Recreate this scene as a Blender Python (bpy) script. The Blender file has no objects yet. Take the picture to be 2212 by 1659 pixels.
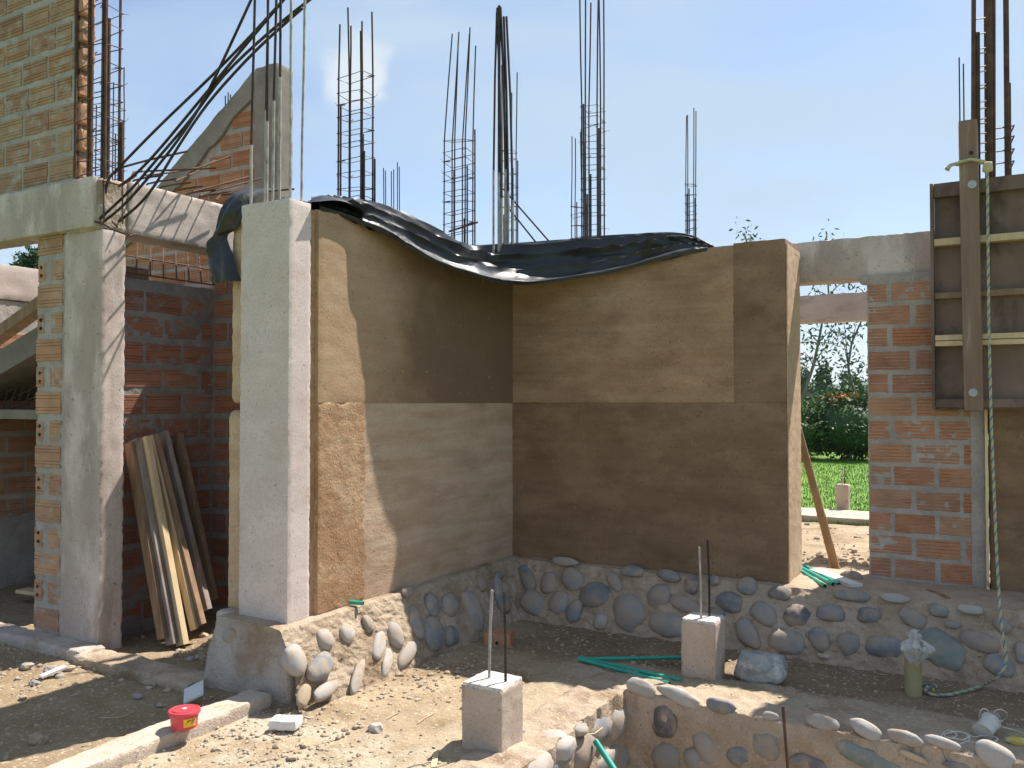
import bpy, bmesh, math, random
import numpy as np
from mathutils import Vector, Matrix

# ------------------------------------------------------------------ camera, light, sky
sc = bpy.context.scene
COL = sc.collection
EYE = 1.35
YAW = math.radians(30.1); PIT = math.radians(1.25); FPX = 1850.0
cam_d = bpy.data.cameras.new('camera'); cam = bpy.data.objects.new('camera', cam_d); COL.objects.link(cam)
cam.location = (0, 0, EYE); cam.rotation_euler = (math.pi/2 + PIT, 0, YAW)
cam_d.sensor_width = 36; cam_d.lens = FPX/2212*36; cam_d.clip_end = 20000; cam_d.clip_start = 0.05
sc.camera = cam
SUN = Vector((0.24, 0.6, 1.0)).normalized()
sun_d = bpy.data.lights.new('sun', 'SUN'); sun = bpy.data.objects.new('sun', sun_d); COL.objects.link(sun)
sun_d.energy = 5.0; sun_d.angle = math.radians(0.55); sun_d.color = (1.0, 0.95, 0.87)
sun.rotation_euler = SUN.to_track_quat('Z', 'Y').to_euler(); sun.location = (2, 6, 10)
sc.view_settings.view_transform = 'Standard'; sc.view_settings.look = 'None'
sc.view_settings.exposure = 0.95; sc.view_settings.gamma = 1.0; sc.view_settings.use_curve_mapping = False
world = bpy.data.worlds.new('World'); sc.world = world; world.use_nodes = True
def build_world():
    nt = world.node_tree; nt.nodes.clear(); N = nt.nodes.new; L = nt.links.new
    out = N('ShaderNodeOutputWorld'); bg = N('ShaderNodeBackground'); bg.inputs['Strength'].default_value = 0.096
    sky = N('ShaderNodeTexSky'); sky.sky_type = 'NISHITA'; sky.sun_disc = False
    sky.sun_elevation = math.asin(SUN.z); sky.sun_rotation = math.atan2(SUN.x, SUN.y)
    sky.air_density = 1.0; sky.dust_density = 1.0; sky.ozone_density = 1.0; sky.altitude = 900
    tc = N('ShaderNodeTexCoord')
    mp = N('ShaderNodeMapping'); mp.inputs['Scale'].default_value = (1.0, 1.0, 3.4); mp.inputs['Location'].default_value = (3.1, 1.7, 0.4)
    mp.inputs['Rotation'].default_value = (0.25, 0.1, 0.3)
    L(tc.outputs['Generated'], mp.inputs['Vector'])
    nz = N('ShaderNodeTexNoise'); nz.inputs['Scale'].default_value = 2.4; nz.inputs['Detail'].default_value = 7; nz.inputs['Roughness'].default_value = 0.48; nz.inputs['Distortion'].default_value = 0.4
    L(mp.outputs[0], nz.inputs['Vector'])
    rp = N('ShaderNodeValToRGB'); rp.color_ramp.elements[0].position = 0.38; rp.color_ramp.elements[1].position = 0.66
    rp.color_ramp.elements[0].color = (0.12, 0.12, 0.12, 1); rp.color_ramp.elements[1].color = (.92, .92, .92, 1)
    L(nz.outputs['Fac'], rp.inputs[0])
    # one small bright cumulus above the far rebar cage
    cdir = Vector(ray(775, 172)).normalized()
    def blob(c, r, soft, sc_):
        nd = N('ShaderNodeTexNoise'); nd.inputs['Scale'].default_value = 14; nd.inputs['Detail'].default_value = 6; nd.inputs['Roughness'].default_value = .55
        L(tc.outputs['Generated'], nd.inputs['Vector'])
        sub = N('ShaderNodeVectorMath'); sub.operation = 'SUBTRACT'; L(tc.outputs['Generated'], sub.inputs[0]); sub.inputs[1].default_value = c
        sca = N('ShaderNodeVectorMath'); sca.operation = 'MULTIPLY'; L(sub.outputs[0], sca.inputs[0]); sca.inputs[1].default_value = sc_
        ln = N('ShaderNodeVectorMath'); ln.operation = 'LENGTH'; L(sca.outputs[0], ln.inputs[0])
        ma = N('ShaderNodeMath'); ma.operation = 'MULTIPLY_ADD'; L(nd.outputs['Fac'], ma.inputs[0]); ma.inputs[1].default_value = -0.09; L(ln.outputs['Value'], ma.inputs[2])
        mr = N('ShaderNodeMapRange'); mr.interpolation_type = 'SMOOTHSTEP'; L(ma.outputs[0], mr.inputs[0])
        mr.inputs[1].default_value = r - 0.045; mr.inputs[2].default_value = r - 0.045 - soft; mr.inputs[3].default_value = 0; mr.inputs[4].default_value = 1
        return mr.outputs[0]
    b1 = blob(tuple(cdir), 0.045, 0.03, (1, 1, .9))
    b2 = blob(tuple(Vector(ray(815, 205)).normalized()), 0.03, 0.03, (1, 1, 2.0))
    mx = N('ShaderNodeMath'); mx.operation = 'MAXIMUM'; L(b1, mx.inputs[0]); L(b2, mx.inputs[1])
    m8 = N('ShaderNodeMath'); m8.operation = 'MULTIPLY'; L(mx.outputs[0], m8.inputs[0]); m8.inputs[1].default_value = 0.82
    mix = N('ShaderNodeMix'); mix.data_type = 'RGBA'; L(rp.outputs[0], mix.inputs['Factor']); L(sky.outputs[0], mix.inputs['A'])
    mix.inputs['B'].default_value = (3.0, 3.85, 4.75, 1)
    mix2 = N('ShaderNodeMix'); mix2.data_type = 'RGBA'; L(m8.outputs[0], mix2.inputs['Factor']); L(mix.outputs['Result'], mix2.inputs['A'])
    mix2.inputs['B'].default_value = (4.6, 4.9, 5.1, 1)
    L(mix2.outputs['Result'], bg.inputs['Color']); L(bg.outputs[0], out.inputs['Surface'])

# pixel of the 2212 px wide picture -> point in the place
RV = np.array([math.cos(YAW), math.sin(YAW), 0.]); F0 = np.array([-math.sin(YAW), math.cos(YAW), 0.])
FV = F0*math.cos(PIT) + np.array([0, 0, math.sin(PIT)]); UV = np.cross(RV, FV); CE = np.array([0, 0, EYE])
def ray(x, y): return FV + RV*(x-1106)/FPX - UV*(y-829.5)/FPX
def atz(x, y, z): d = ray(x, y); return CE + d*((z-EYE)/d[2])
def atx(x, y, X): d = ray(x, y); return CE + d*(X/d[0])
def aty(x, y, Y): d = ray(x, y); return CE + d*(Y/d[1])
def atpl(x, y, p0, n):
    d = ray(x, y); n = np.array(n, float); t = ((np.array(p0, float)-CE)@n)/(d@n); return CE + d*t
build_world()

# ------------------------------------------------------------------ numpy noise
def _h(ix, iy, iz, seed):
    n = (ix*374761393 + iy*668265263 + iz*2147483647 + seed*1274126177) & 0xffffffff
    n = ((n ^ (n >> 13))*1274126177) & 0xffffffff
    n = (n ^ (n >> 16)) & 0xffffff
    return n/float(0xffffff)
def vnoise(P, f=1.0, seed=0):
    P = np.asarray(P, float)*f + 1000.0
    I = np.floor(P).astype(np.int64); F = P - I; F = F*F*(3-2*F)
    r = 0
    for dx in (0, 1):
        for dy in (0, 1):
            for dz in (0, 1):
                w = (F[:, 0] if dx else 1-F[:, 0])*(F[:, 1] if dy else 1-F[:, 1])*(F[:, 2] if dz else 1-F[:, 2])
                r = r + w*_h(I[:, 0]+dx, I[:, 1]+dy, I[:, 2]+dz, seed)
    return r*2-1
def fbm(P, f=1.0, oct=4, seed=0, g=0.5):
    a = 1.0; s = 0; t = 0
    for k in range(oct):
        s = s + a*vnoise(P, f*2**k, seed+k*7); t += a; a *= g
    return s/t

# ------------------------------------------------------------------ materials
def nodes(name):
    m = bpy.data.materials.new(name); m.use_nodes = True; nt = m.node_tree
    b = nt.nodes['Principled BSDF']; return m, nt, b, nt.nodes.new, nt.links.new
def ramp(N, L, src, stops):
    r = N('ShaderNodeValToRGB'); e = r.color_ramp.elements
    while len(e) < len(stops): e.new(0.5)
    for k, (p, c) in enumerate(stops):
        e[k].position = p; e[k].color = (*c, 1) if len(c) == 3 else c
    L(src, r.inputs[0]); return r.outputs[0]
def posn(N, L, scale=(1, 1, 1), obj=False):
    if obj:
        g = N('ShaderNodeTexCoord').outputs['Object']
    else:
        g = N('ShaderNodeNewGeometry').outputs['Position']
    mp = N('ShaderNodeMapping'); mp.inputs['Scale'].default_value = scale; L(g, mp.inputs['Vector']); return mp.outputs[0]
def noise(N, L, vec, s, d=5, r=.55, dist=0.0):
    n = N('ShaderNodeTexNoise'); n.inputs['Scale'].default_value = s; n.inputs['Detail'].default_value = d
    n.inputs['Roughness'].default_value = r; n.inputs['Distortion'].default_value = dist
    L(vec, n.inputs['Vector']); return n.outputs['Fac']
def mixc(N, L, f, a, b, mode='MIX'):
    m = N('ShaderNodeMix'); m.data_type = 'RGBA'; m.blend_type = mode
    for s, v in (('Factor', f), ('A', a), ('B', b)):
        if isinstance(v, (int, float)): m.inputs[s].default_value = v
        elif isinstance(v, tuple): m.inputs[s].default_value = (*v, 1)
        else: L(v, m.inputs[s])
    return m.outputs['Result']
def G(v): return (v, v, v)
def surf(name, c1, c2, scale=3, stretch=(1, 1, 1), c3=None, s3=1.2, t3=(.5, .62), speck=None, speck_s=60, speck_t=(.66, .72),
         bump=.4, bs=40, bdist=.01, bump2=0, bs2=8, rough=.9, metal=0.0, rand=0.0, detail=6, spec=.25, obj=False, cracks=0, randcol=None, layers=0, lcol=None, mask=None):
    if name.split('_')[0] in ('earth', 'concrete', 'pedestal', 'mortar', 'stone', 'soil'):
        gm, bmul = (.875, .83) if name.startswith('earth') else (.905, .95) if name in ('concrete_old', 'concrete_beam') else (.93, .99) if name == 'concrete' else (.935, .94)
        k = lambda c: None if c is None else (c[0], c[1]*gm, c[2]*bmul)
        c1, c2, c3, speck = k(c1), k(c2), k(c3), k(speck)
    m, nt, b, N, L = nodes(name)
    v = posn(N, L, stretch, obj); v1 = posn(N, L, (1, 1, 1), obj)
    n1 = noise(N, L, v, scale, detail, .6, .05)
    col = ramp(N, L, n1, [(.32, c1), (.68, c2)])
    if c3 is not None:
        n3 = noise(N, L, v, s3, 7, .66, .1); col = mixc(N, L, ramp(N, L, n3, [(t3[0], G(0)), (t3[1], G(1))]), col, c3)
    if layers:
        nl = noise(N, L, posn(N, L, (.6, .6, 9)), 1.6, 6, .62, .05); col = mixc(N, L, ramp(N, L, nl, [(.42, G(0)), (.62, G(layers))]), col, lcol or c2)
    if mask is not None:
        ax, a_, b_, mc, amt = mask; sx = N('ShaderNodeSeparateXYZ'); L(v1, sx.inputs[0]); r1 = N('ShaderNodeMapRange'); r1.interpolation_type = 'SMOOTHSTEP'; r1.inputs[1].default_value = a_; r1.inputs[2].default_value = b_; r1.inputs[4].default_value = amt
        wob = N('ShaderNodeMath'); wob.operation = 'MULTIPLY_ADD'; L(noise(N, L, v1, 1.7, 6, .62), wob.inputs[0]); wob.inputs[1].default_value = 1.4; L(sx.outputs[ax], wob.inputs[2]); L(wob.outputs[0], r1.inputs[0]); col = mixc(N, L, r1.outputs[0], col, mc)
    if speck is not None:
        n4 = noise(N, L, v1, speck_s, 3, .6); col = mixc(N, L, ramp(N, L, n4, [(speck_t[0], G(0)), (speck_t[1], G(1))]), col, speck)
    if name.split('_')[0] in ('earth', 'concrete', 'pedestal', 'mortar'):
        np_ = noise(N, L, v1, 48, 3, .55); col = mixc(N, L, ramp(N, L, np_, [(.27, G(.75)), (.36, G(0))]), col, tuple(.45*a for a in c1))
        ng_ = noise(N, L, v1, 110, 3, .6); col = mixc(N, L, 1.0, col, ramp(N, L, ng_, [(.3, G(.86)), (.7, G(1.12))]), 'MULTIPLY')
    if rand or randcol:
        oi = N('ShaderNodeObjectInfo')
        if randcol:
            rr = ramp(N, L, oi.outputs['Random'], [(k/max(1, len(randcol)-1), c) for k, c in enumerate(randcol)])
            col = mixc(N, L, 1.0, col, rr, 'MULTIPLY')
        if rand:
            rr = ramp(N, L, oi.outputs['Random'], [(0, G(1-rand)), (1, G(1+rand))]); col = mixc(N, L, 1.0, col, rr, 'MULTIPLY')
    L(col, b.inputs['Base Color'])
    nb = noise(N, L, v1, bs, 8, .65)
    bp = N('ShaderNodeBump'); bp.inputs['Strength'].default_value = bump; bp.inputs['Distance'].default_value = bdist
    L(nb, bp.inputs['Height']); last = bp
    if bump2:
        nb2 = noise(N, L, v, bs2, 8, .6, .05); bp2 = N('ShaderNodeBump'); bp2.inputs['Strength'].default_value = bump2; bp2.inputs['Distance'].default_value = bdist*3
        L(nb2, bp2.inputs['Height']); L(bp.outputs[0], bp2.inputs['Normal']); last = bp2
    L(last.outputs[0], b.inputs['Normal'])
    b.inputs['Roughness'].default_value = rough; b.inputs['Metallic'].default_value = metal
    b.inputs['Specular IOR Level'].default_value = spec
    return m
M = {}
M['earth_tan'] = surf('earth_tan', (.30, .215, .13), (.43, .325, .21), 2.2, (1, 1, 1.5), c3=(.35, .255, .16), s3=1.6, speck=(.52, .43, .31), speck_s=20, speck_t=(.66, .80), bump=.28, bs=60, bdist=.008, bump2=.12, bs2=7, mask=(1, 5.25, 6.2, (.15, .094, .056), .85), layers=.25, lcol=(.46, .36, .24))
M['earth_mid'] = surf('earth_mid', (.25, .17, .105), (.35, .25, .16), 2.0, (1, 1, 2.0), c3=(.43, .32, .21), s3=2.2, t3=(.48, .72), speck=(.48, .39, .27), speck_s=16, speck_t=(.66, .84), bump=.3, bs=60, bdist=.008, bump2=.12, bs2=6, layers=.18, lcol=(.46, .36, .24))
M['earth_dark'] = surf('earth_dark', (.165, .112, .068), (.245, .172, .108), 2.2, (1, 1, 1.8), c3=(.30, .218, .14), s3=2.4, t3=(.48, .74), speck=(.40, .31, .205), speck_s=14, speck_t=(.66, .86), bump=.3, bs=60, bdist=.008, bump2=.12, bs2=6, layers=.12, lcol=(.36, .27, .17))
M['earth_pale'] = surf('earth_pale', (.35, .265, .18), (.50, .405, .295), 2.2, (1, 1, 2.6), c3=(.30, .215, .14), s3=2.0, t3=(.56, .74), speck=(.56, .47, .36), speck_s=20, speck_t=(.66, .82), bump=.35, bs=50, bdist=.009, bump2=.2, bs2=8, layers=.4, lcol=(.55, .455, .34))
M['earth_rough'] = surf('earth_rough', (.29, .19, .105), (.41, .29, .175), 4.0, (1, 1, 1.2), c3=(.44, .34, .22), s3=3.0, speck=(.17, .10, .055), speck_s=40, speck_t=(.62, .7), bump=.6, bs=55, bdist=.012, bump2=.15, bs2=16)
M['earth_edge'] = surf('earth_edge', (.44, .34, .22), (.58, .48, .34), 5, (1, 1, 1), speck=(.26, .18, .11), speck_s=50, bump=.5, bs=60, bdist=.010)  # sunlight on the door-gap wall end is put into this raised albedo
M['concrete'] = surf('concrete', (.52, .465, .395), (.63, .575, .50), 2.2, (1, 1, 1.6), c3=(.50, .43, .35), s3=2.4, t3=(.50, .7), speck=(.34, .28, .22), speck_s=30, speck_t=(.68, .78), bump=.25, bs=70, bdist=.005, bump2=.1, bs2=9, rough=.85)
M['concrete_old'] = surf('concrete_old', (.345, .305, .25), (.50, .45, .375), 2.8, (1, 1, .4), c3=(.60, .555, .475), s3=3.4, t3=(.48, .62), speck=(.22, .195, .16), speck_s=24, speck_t=(.66, .76), bump=.3, bs=60, bdist=.006, bump2=.15, bs2=9, rough=.85)
M['concrete_beam'] = surf('concrete_beam', (.42, .385, .32), (.53, .49, .41), 2.4, (1, 1, 2.5), c3=(.35, .32, .27), s3=2.0, speck=(.22, .2, .16), speck_s=40, speck_t=(.68, .75), bump=.3, bs=60, bdist=.006, bump2=.12, bs2=9, rough=.85)
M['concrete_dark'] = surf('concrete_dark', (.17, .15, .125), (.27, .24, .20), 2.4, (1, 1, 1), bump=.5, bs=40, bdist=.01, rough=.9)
M['concrete_rough'] = surf('concrete_rough', (.36, .325, .275), (.50, .46, .40), 5, (1, 1, 1), c3=(.33, .265, .19), s3=2.4, speck=(.5, .45, .38), speck_s=45, speck_t=(.62, .72), bump=.8, bs=40, bdist=.014, bump2=.4, bs2=10)
M['concrete_rough_pale'] = surf('concrete_rough_pale', (.42, .365, .285), (.56, .50, .41), 6, c3=(.36, .29, .2), s3=3, t3=(.55, .7), speck=(.62, .58, .5), speck_s=45, speck_t=(.6, .7), bump=.8, bs=50, bdist=.012)
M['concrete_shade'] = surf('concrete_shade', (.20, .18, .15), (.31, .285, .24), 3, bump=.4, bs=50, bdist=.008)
M['mortar_alcove_shade'] = surf('mortar_alcove_shade', (.17, .165, .16), (.26, .25, .24), 5, bump=.6, bs=50, bdist=.010)  # darker mortar copy: the alcove's shade is put into the colour
M['brick_alcove_shade'] = None
M['pedestal'] = surf('pedestal', (.38, .315, .245), (.50, .435, .355), 3.4, (1, 1, .5), c3=(.27, .21, .15), s3=5, t3=(.6, .72), speck=(.2, .16, .12), speck_s=60, speck_t=(.68, .76), bump=.35, bs=60, bdist=.006, bump2=.1, bs2=9)
M['pedestal_top'] = surf('pedestal_top', (.5, .475, .43), (.66, .635, .59), 8, bump=.8, bs=60, bdist=.010, speck=(.25, .21, .16), speck_s=50, speck_t=(.60, .67))
M['mortar_earth'] = surf('mortar_earth', (.31, .245, .165), (.48, .405, .30), 4, (1, 1, 1), c3=(.25, .185, .115), s3=2.4, speck=(.55, .48, .38), speck_s=60, speck_t=(.6, .72), bump=.8, bs=45, bdist=.016, bump2=.45, bs2=14)
M['mortar_brown'] = surf('mortar_brown', (.31, .24, .16), (.45, .365, .265), 4, (1, 1, 1), c3=(.45, .375, .28), s3=2.8, speck=(.48, .405, .30), speck_s=50, speck_t=(.60, .70), bump=.7, bs=40, bdist=.014, bump2=.45, bs2=12)
M['soil_'] = surf('soil', (.31, .225, .14), (.48, .375, .25), 2.6, (1, 1, 1), c3=(.225, .155, .095), s3=1.4, t3=(.52, .66), speck=(.56, .485, .37), speck_s=42, speck_t=(.58, .70), bump=.9, bs=30, bdist=.022, bump2=.4, bs2=11)
def soil_mat():
    m, nt, b, N, L = nodes('soil'); v = posn(N, L)
    col = ramp(N, L, noise(N, L, v, 2.6, 7, .6, .3), [(.32, (.28, .205, .13)), (.68, (.41, .32, .215))])
    col = mixc(N, L, ramp(N, L, noise(N, L, v, 1.4, 6, .6, .5), [(.52, G(0)), (.66, G(1))]), col, (.225, .155, .092))
    sx = N('ShaderNodeSeparateXYZ'); L(v, sx.inputs[0])
    def band(sock, a, b_, c, d):
        r1 = N('ShaderNodeMapRange'); r1.interpolation_type = 'SMOOTHSTEP'; r1.inputs[1].default_value = a; r1.inputs[2].default_value = b_; L(sx.outputs[sock], r1.inputs[0])
        r2 = N('ShaderNodeMapRange'); r2.interpolation_type = 'SMOOTHSTEP'; r2.inputs[1].default_value = d; r2.inputs[2].default_value = c; L(sx.outputs[sock], r2.inputs[0])
        q = N('ShaderNodeMath'); q.operation = 'MULTIPLY'; L(r1.outputs[0], q.inputs[0]); L(r2.outputs[0], q.inputs[1]); return q.outputs[0]
    def mul(a, b_):
        q = N('ShaderNodeMath'); q.operation = 'MULTIPLY'; L(a, q.inputs[0]); L(b_, q.inputs[1]); return q.outputs[0]
    # damp darker earth in the trough under the wall, cement dust beside the footing strip
    nzz = noise(N, L, v, 5, 6, .6)
    damp = mul(mul(band(0, -3.6, -3.0, 4, 5), band(1, 5.25, 5.55, 7, 7.3)), ramp(N, L, nzz, [(.25, G(.35)), (.55, G(.9))]))
    col = mixc(N, L, damp, col, (.20, .138, .088))
    damp2 = mul(mul(band(0, -12, -11, -4.2, -3.95), band(1, 1.5, 1.8, 6, 6.5)), ramp(N, L, nzz, [(.30, G(.35)), (.6, G(.8))]))
    col = mixc(N, L, damp2, col, (.235, .165, .10))
    dust = mul(mul(band(0, -4.1, -3.8, -2.9, -2.2), band(1, .2, .6, 3.5, 3.9)), ramp(N, L, nzz, [(.42, G(0)), (.58, G(.85))]))
    col = mixc(N, L, dust, col, (.43, .37, .285))
    dust2 = mul(mul(band(0, -2.75, -2.6, 5, 6), band(1, 0, .5, 5.4, 5.6)), ramp(N, L, nzz, [(.40, G(0)), (.60, G(.7))]))
    col = mixc(N, L, dust2, col, (.42, .35, .255))
    col = mixc(N, L, ramp(N, L, noise(N, L, v, 42, 3, .6), [(.58, G(0)), (.70, G(.8))]), col, (.56, .485, .37))
    col = mixc(N, L, ramp(N, L, noise(N, L, v, 30, 3, .6), [(.28, G(.55)), (.38, G(0))]), col, (.19, .135, .082))
    L(col, b.inputs['Base Color']); b.inputs['Roughness'].default_value = .95; b.inputs['Specular IOR Level'].default_value = .15
    bp = N('ShaderNodeBump'); bp.inputs['Strength'].default_value = .75; bp.inputs['Distance'].default_value = .022; L(noise(N, L, v, 32, 8, .66), bp.inputs['Height']); L(bp.outputs[0], b.inputs['Normal'])
    return m
M['soil'] = soil_mat()
M['clod'] = surf('clod', (.30, .23, .155), (.46, .385, .29), 14, bump=.8, bs=60, bdist=.006, randcol=None)
M['mortar_grey'] = surf('mortar_grey', (.31, .29, .26), (.44, .42, .38), 5, bump=.6, bs=50, bdist=.010, bump2=.3, bs2=14)
def brick_mat(name, cols, mcol, dirt=.5, light=0):
    m, nt, b, N, L = nodes(name)
    v = posn(N, L); n1 = noise(N, L, v, 6, 5, .6); base = ramp(N, L, n1, [(.3, G(.78)), (.7, G(1.12))])
    oi = N('ShaderNodeObjectInfo'); rr = ramp(N, L, oi.outputs['Random'], [(k/(len(cols)-1), c) for k, c in enumerate(cols)])
    col = mixc(N, L, 1.0, rr, base, 'MULTIPLY')
    n2 = noise(N, L, posn(N, L), 9, 7, .62, .6); col = mixc(N, L, ramp(N, L, n2, [(dirt, G(0)), (dirt+.12, G(.8))]), col, mcol)
    n3 = noise(N, L, posn(N, L), 70, 3, .6); col = mixc(N, L, ramp(N, L, n3, [(.62, G(0)), (.72, G(.35))]), col, mcol)
    L(col, b.inputs['Base Color']); bp = N('ShaderNodeBump'); bp.inputs['Strength'].default_value = .5; bp.inputs['Distance'].default_value = .006
    L(noise(N, L, posn(N, L), 60, 7, .6), bp.inputs['Height']); L(bp.outputs[0], b.inputs['Normal']); b.inputs['Roughness'].default_value = .9
    b.inputs['Specular IOR Level'].default_value = .2
    return m
M['brick_red'] = brick_mat('brick_red', [(.46, .20, .105), (.41, .17, .09), (.47, .24, .135), (.42, .22, .13), (.38, .16, .09)], (.38, .31, .24), .60)
M['brick_orange'] = brick_mat('brick_orange', [(.41, .215, .125), (.36, .20, .13), (.40, .25, .155), (.38, .19, .115), (.32, .18, .12)], (.38, .34, .28), .52)
M['brick_alcove_shade'] = brick_mat('brick_alcove_shade', [(.30, .125, .075), (.25, .11, .07), (.33, .15, .09), (.24, .12, .085)], (.22, .20, .18), .56)  # same bricks, darkened: shade inside the alcove is painted into the colour
M['brick_pale'] = brick_mat('brick_pale', [(.44, .225, .135), (.47, .27, .16), (.40, .23, .14), (.45, .22, .14)], (.42, .39, .34), .58)
M['hole'] = surf('hole', (.03, .02, .015), (.05, .035, .025), bump=.1)
M['rebar'] = surf('rebar', (.035, .028, .026), (.085, .06, .05), 12, (1, 1, 1), bump=.6, bs=160, bdist=.002, rough=.6, metal=.5, c3=(.13, .06, .035), s3=7, t3=(.6, .7))
M['rebar_rust'] = surf('rebar_rust', (.07, .04, .028), (.15, .085, .055), 12, bump=.6, bs=160, bdist=.002, rough=.8, metal=.2)
M['rebar_lime'] = surf('rebar_lime', (.22, .2, .18), (.5, .47, .43), 26, (1, 1, .5), bump=.8, bs=120, bdist=.003, rough=.9)
M['wood_pale'] = surf('wood_pale', (.50, .37, .21), (.62, .48, .30), 3, (6, 6, .6), speck=(.3, .19, .1), speck_s=9, speck_t=(.70, .76), bump=.3, bs=30, bdist=.003, rough=.75, rand=.15)
M['wood_brown'] = surf('wood_brown', (.20, .125, .075), (.33, .22, .14), 3, (6, 6, .6), bump=.4, bs=40, bdist=.004, rough=.8, rand=.2)
M['wood_grey'] = surf('wood_grey', (.21, .165, .14), (.34, .28, .25), 3, (6, 6, .6), bump=.4, bs=40, bdist=.004, rough=.85, rand=.15)
M['wood_form'] = surf('wood_form', (.15, .10, .078), (.235, .165, .13), 2, (1.5, 1, .8), c3=(.10, .07, .055), s3=2.2, bump=.4, bs=30, bdist=.004, rough=.8)
M['wood_post'] = surf('wood_post', (.19, .12, .085), (.27, .185, .135), 3, (8, 8, .5), c3=(.40, .33, .27), s3=3, t3=(.58, .7), bump=.3, bs=40, bdist=.004, rough=.8)
M['bamboo'] = surf('bamboo', (.25, .155, .075), (.36, .24, .13), 4, (1, 1, .4), bump=.3, bs=40, bdist=.003, rough=.6)
M['pvc_green'] = surf('pvc_green', (.012, .27, .20), (.035, .36, .27), 5, speck=(.30, .42, .36), speck_s=36, speck_t=(.66, .78), bump=.1, bs=50, bdist=.002, rough=.4, spec=.5)
M['pvc_yellow'] = surf('pvc_yellow', (.30, .25, .12), (.38, .33, .17), 6, bump=.2, bs=50, bdist=.002, rough=.6)
M['pipe_inside'] = surf('pipe_inside', (.01, .04, .035), (.02, .06, .05), bump=.1)
M['red_plastic'] = surf('red_plastic', (.55, .045, .06), (.62, .06, .08), 5, bump=.05, bs=30, bdist=.001, rough=.35, spec=.5, speck=(.6, .25, .2), speck_s=30, speck_t=(.72, .8))
M['label_yellow'] = surf('label_yellow', (.75, .48, .02), (.82, .56, .04), 20, bump=.05, rough=.5, c3=(.35, .12, .02), s3=36, t3=(.56, .6))
M['white_paint'] = surf('white_paint', (.60, .58, .54), (.72, .70, .66), 9, bump=.4, bs=50, bdist=.004, speck=(.4, .38, .34), speck_s=40, speck_t=(.64, .72), rough=.8)
M['white_tile'] = surf('white_tile', (.5, .5, .48), (.6, .6, .58), 6, bump=.15, bs=40, bdist=.002, rough=.6)
M['plaster_bag'] = surf('plaster_bag', (.36, .34, .31), (.58, .56, .53), 14, bump=.8, bs=40, bdist=.008, rough=.55, speck=(.2, .17, .13), speck_s=24, speck_t=(.6, .68))
M['string'] = surf('string', (.55, .52, .47), (.68, .65, .60), 20, bump=.6, bs=200, bdist=.001, rough=.9)
M['bolt'] = surf('bolt', (.35, .36, .37), (.5, .5, .5), 10, bump=.2, bs=60, rough=.45, metal=.7)
M['zip_blue'] = surf('zip_blue', (.12, .2, .32), (.2, .3, .42), 8, bump=.1, rough=.4, spec=.5)
M['zinc'] = surf('zinc', (.18, .19, .20), (.34, .35, .37), 12, c3=(.07, .07, .08), s3=9, t3=(.5, .56), bump=.6, bs=50, bdist=.004, rough=.45, metal=.6)
M['leaf'] = surf('leaf', (.035, .085, .018), (.075, .15, .03), 3, rough=.6, bump=0.1, rand=.2)
M['leaf_light'] = surf('leaf_light', (.10, .19, .025), (.18, .30, .05), 3, rough=.6, bump=0.1)
M['leaf_dark'] = surf('leaf_dark', (.018, .045, .012), (.045, .09, .02), 2, rough=.6, bump=0.1)
M['leaf_red'] = surf('leaf_red', (.30, .06, .02), (.42, .20, .04), 9, rough=.6, bump=0.1)
M['leaf_grey'] = surf('leaf_grey', (.07, .11, .07), (.12, .16, .10), 3, rough=.6, bump=0.1)
M['bark'] = surf('bark', (.13, .11, .09), (.22, .19, .16), 6, bump=.6, bs=40, rough=.9)
M['hill'] = surf('hill', (.03, .055, .04), (.05, .08, .05), .01, bump=0.0, rough=1)
M['box_dark'] = surf('box_dark', (.03, .03, .032), (.05, .05, .05), 5, bump=.2, rough=.4)
def stone_mat(name, c1, c2):
    return surf(name, c1, c2, 5, (1, 1, 1), speck=(.42, .41, .38), speck_s=90, speck_t=(.66, .76), bump=.35, bs=60, bdist=.006, rough=.8, c3=tuple(.2*a+.8*b for a, b in zip(c1, (.37, .30, .21))), s3=10, t3=(.44, .62), rand=.12)
M['stone_grey'] = stone_mat('stone_grey', (.24, .235, .21), (.35, .34, .31))
M['stone_blue'] = stone_mat('stone_blue', (.15, .17, .175), (.25, .265, .265))
M['stone_pale'] = stone_mat('stone_pale', (.34, .335, .305), (.46, .455, .42))
M['stone_pink'] = stone_mat('stone_pink', (.27, .225, .19), (.37, .32, .28))
M['stone_dark'] = stone_mat('stone_dark', (.11, .10, .11), (.19, .175, .18))
M['stone_tan'] = stone_mat('stone_tan', (.36, .29, .19), (.46, .38, .26))
M['stone_teal'] = stone_mat('stone_teal', (.15, .18, .165), (.23, .26, .235))
def rope_mat():
    m, nt, b, N, L = nodes('rope')
    w = N('ShaderNodeTexWave'); w.bands_direction = 'DIAGONAL'; w.inputs['Scale'].default_value = 9; w.inputs['Distortion'].default_value = .4
    L(posn(N, L, (1, 1, 1)), w.inputs['Vector'])
    col = ramp(N, L, w.outputs['Fac'], [(.30, (.05, .16, .22)), (.42, (.42, .38, .24))])
    L(col, b.inputs['Base Color']); b.inputs['Roughness'].default_value = .9
    bp = N('ShaderNodeBump'); bp.inputs['Strength'].default_value = .8; bp.inputs['Distance'].default_value = .006; L(w.outputs['Fac'], bp.inputs['Height']); L(bp.outputs[0], b.inputs['Normal'])
    return m
M['rope'] = rope_mat()
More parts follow.
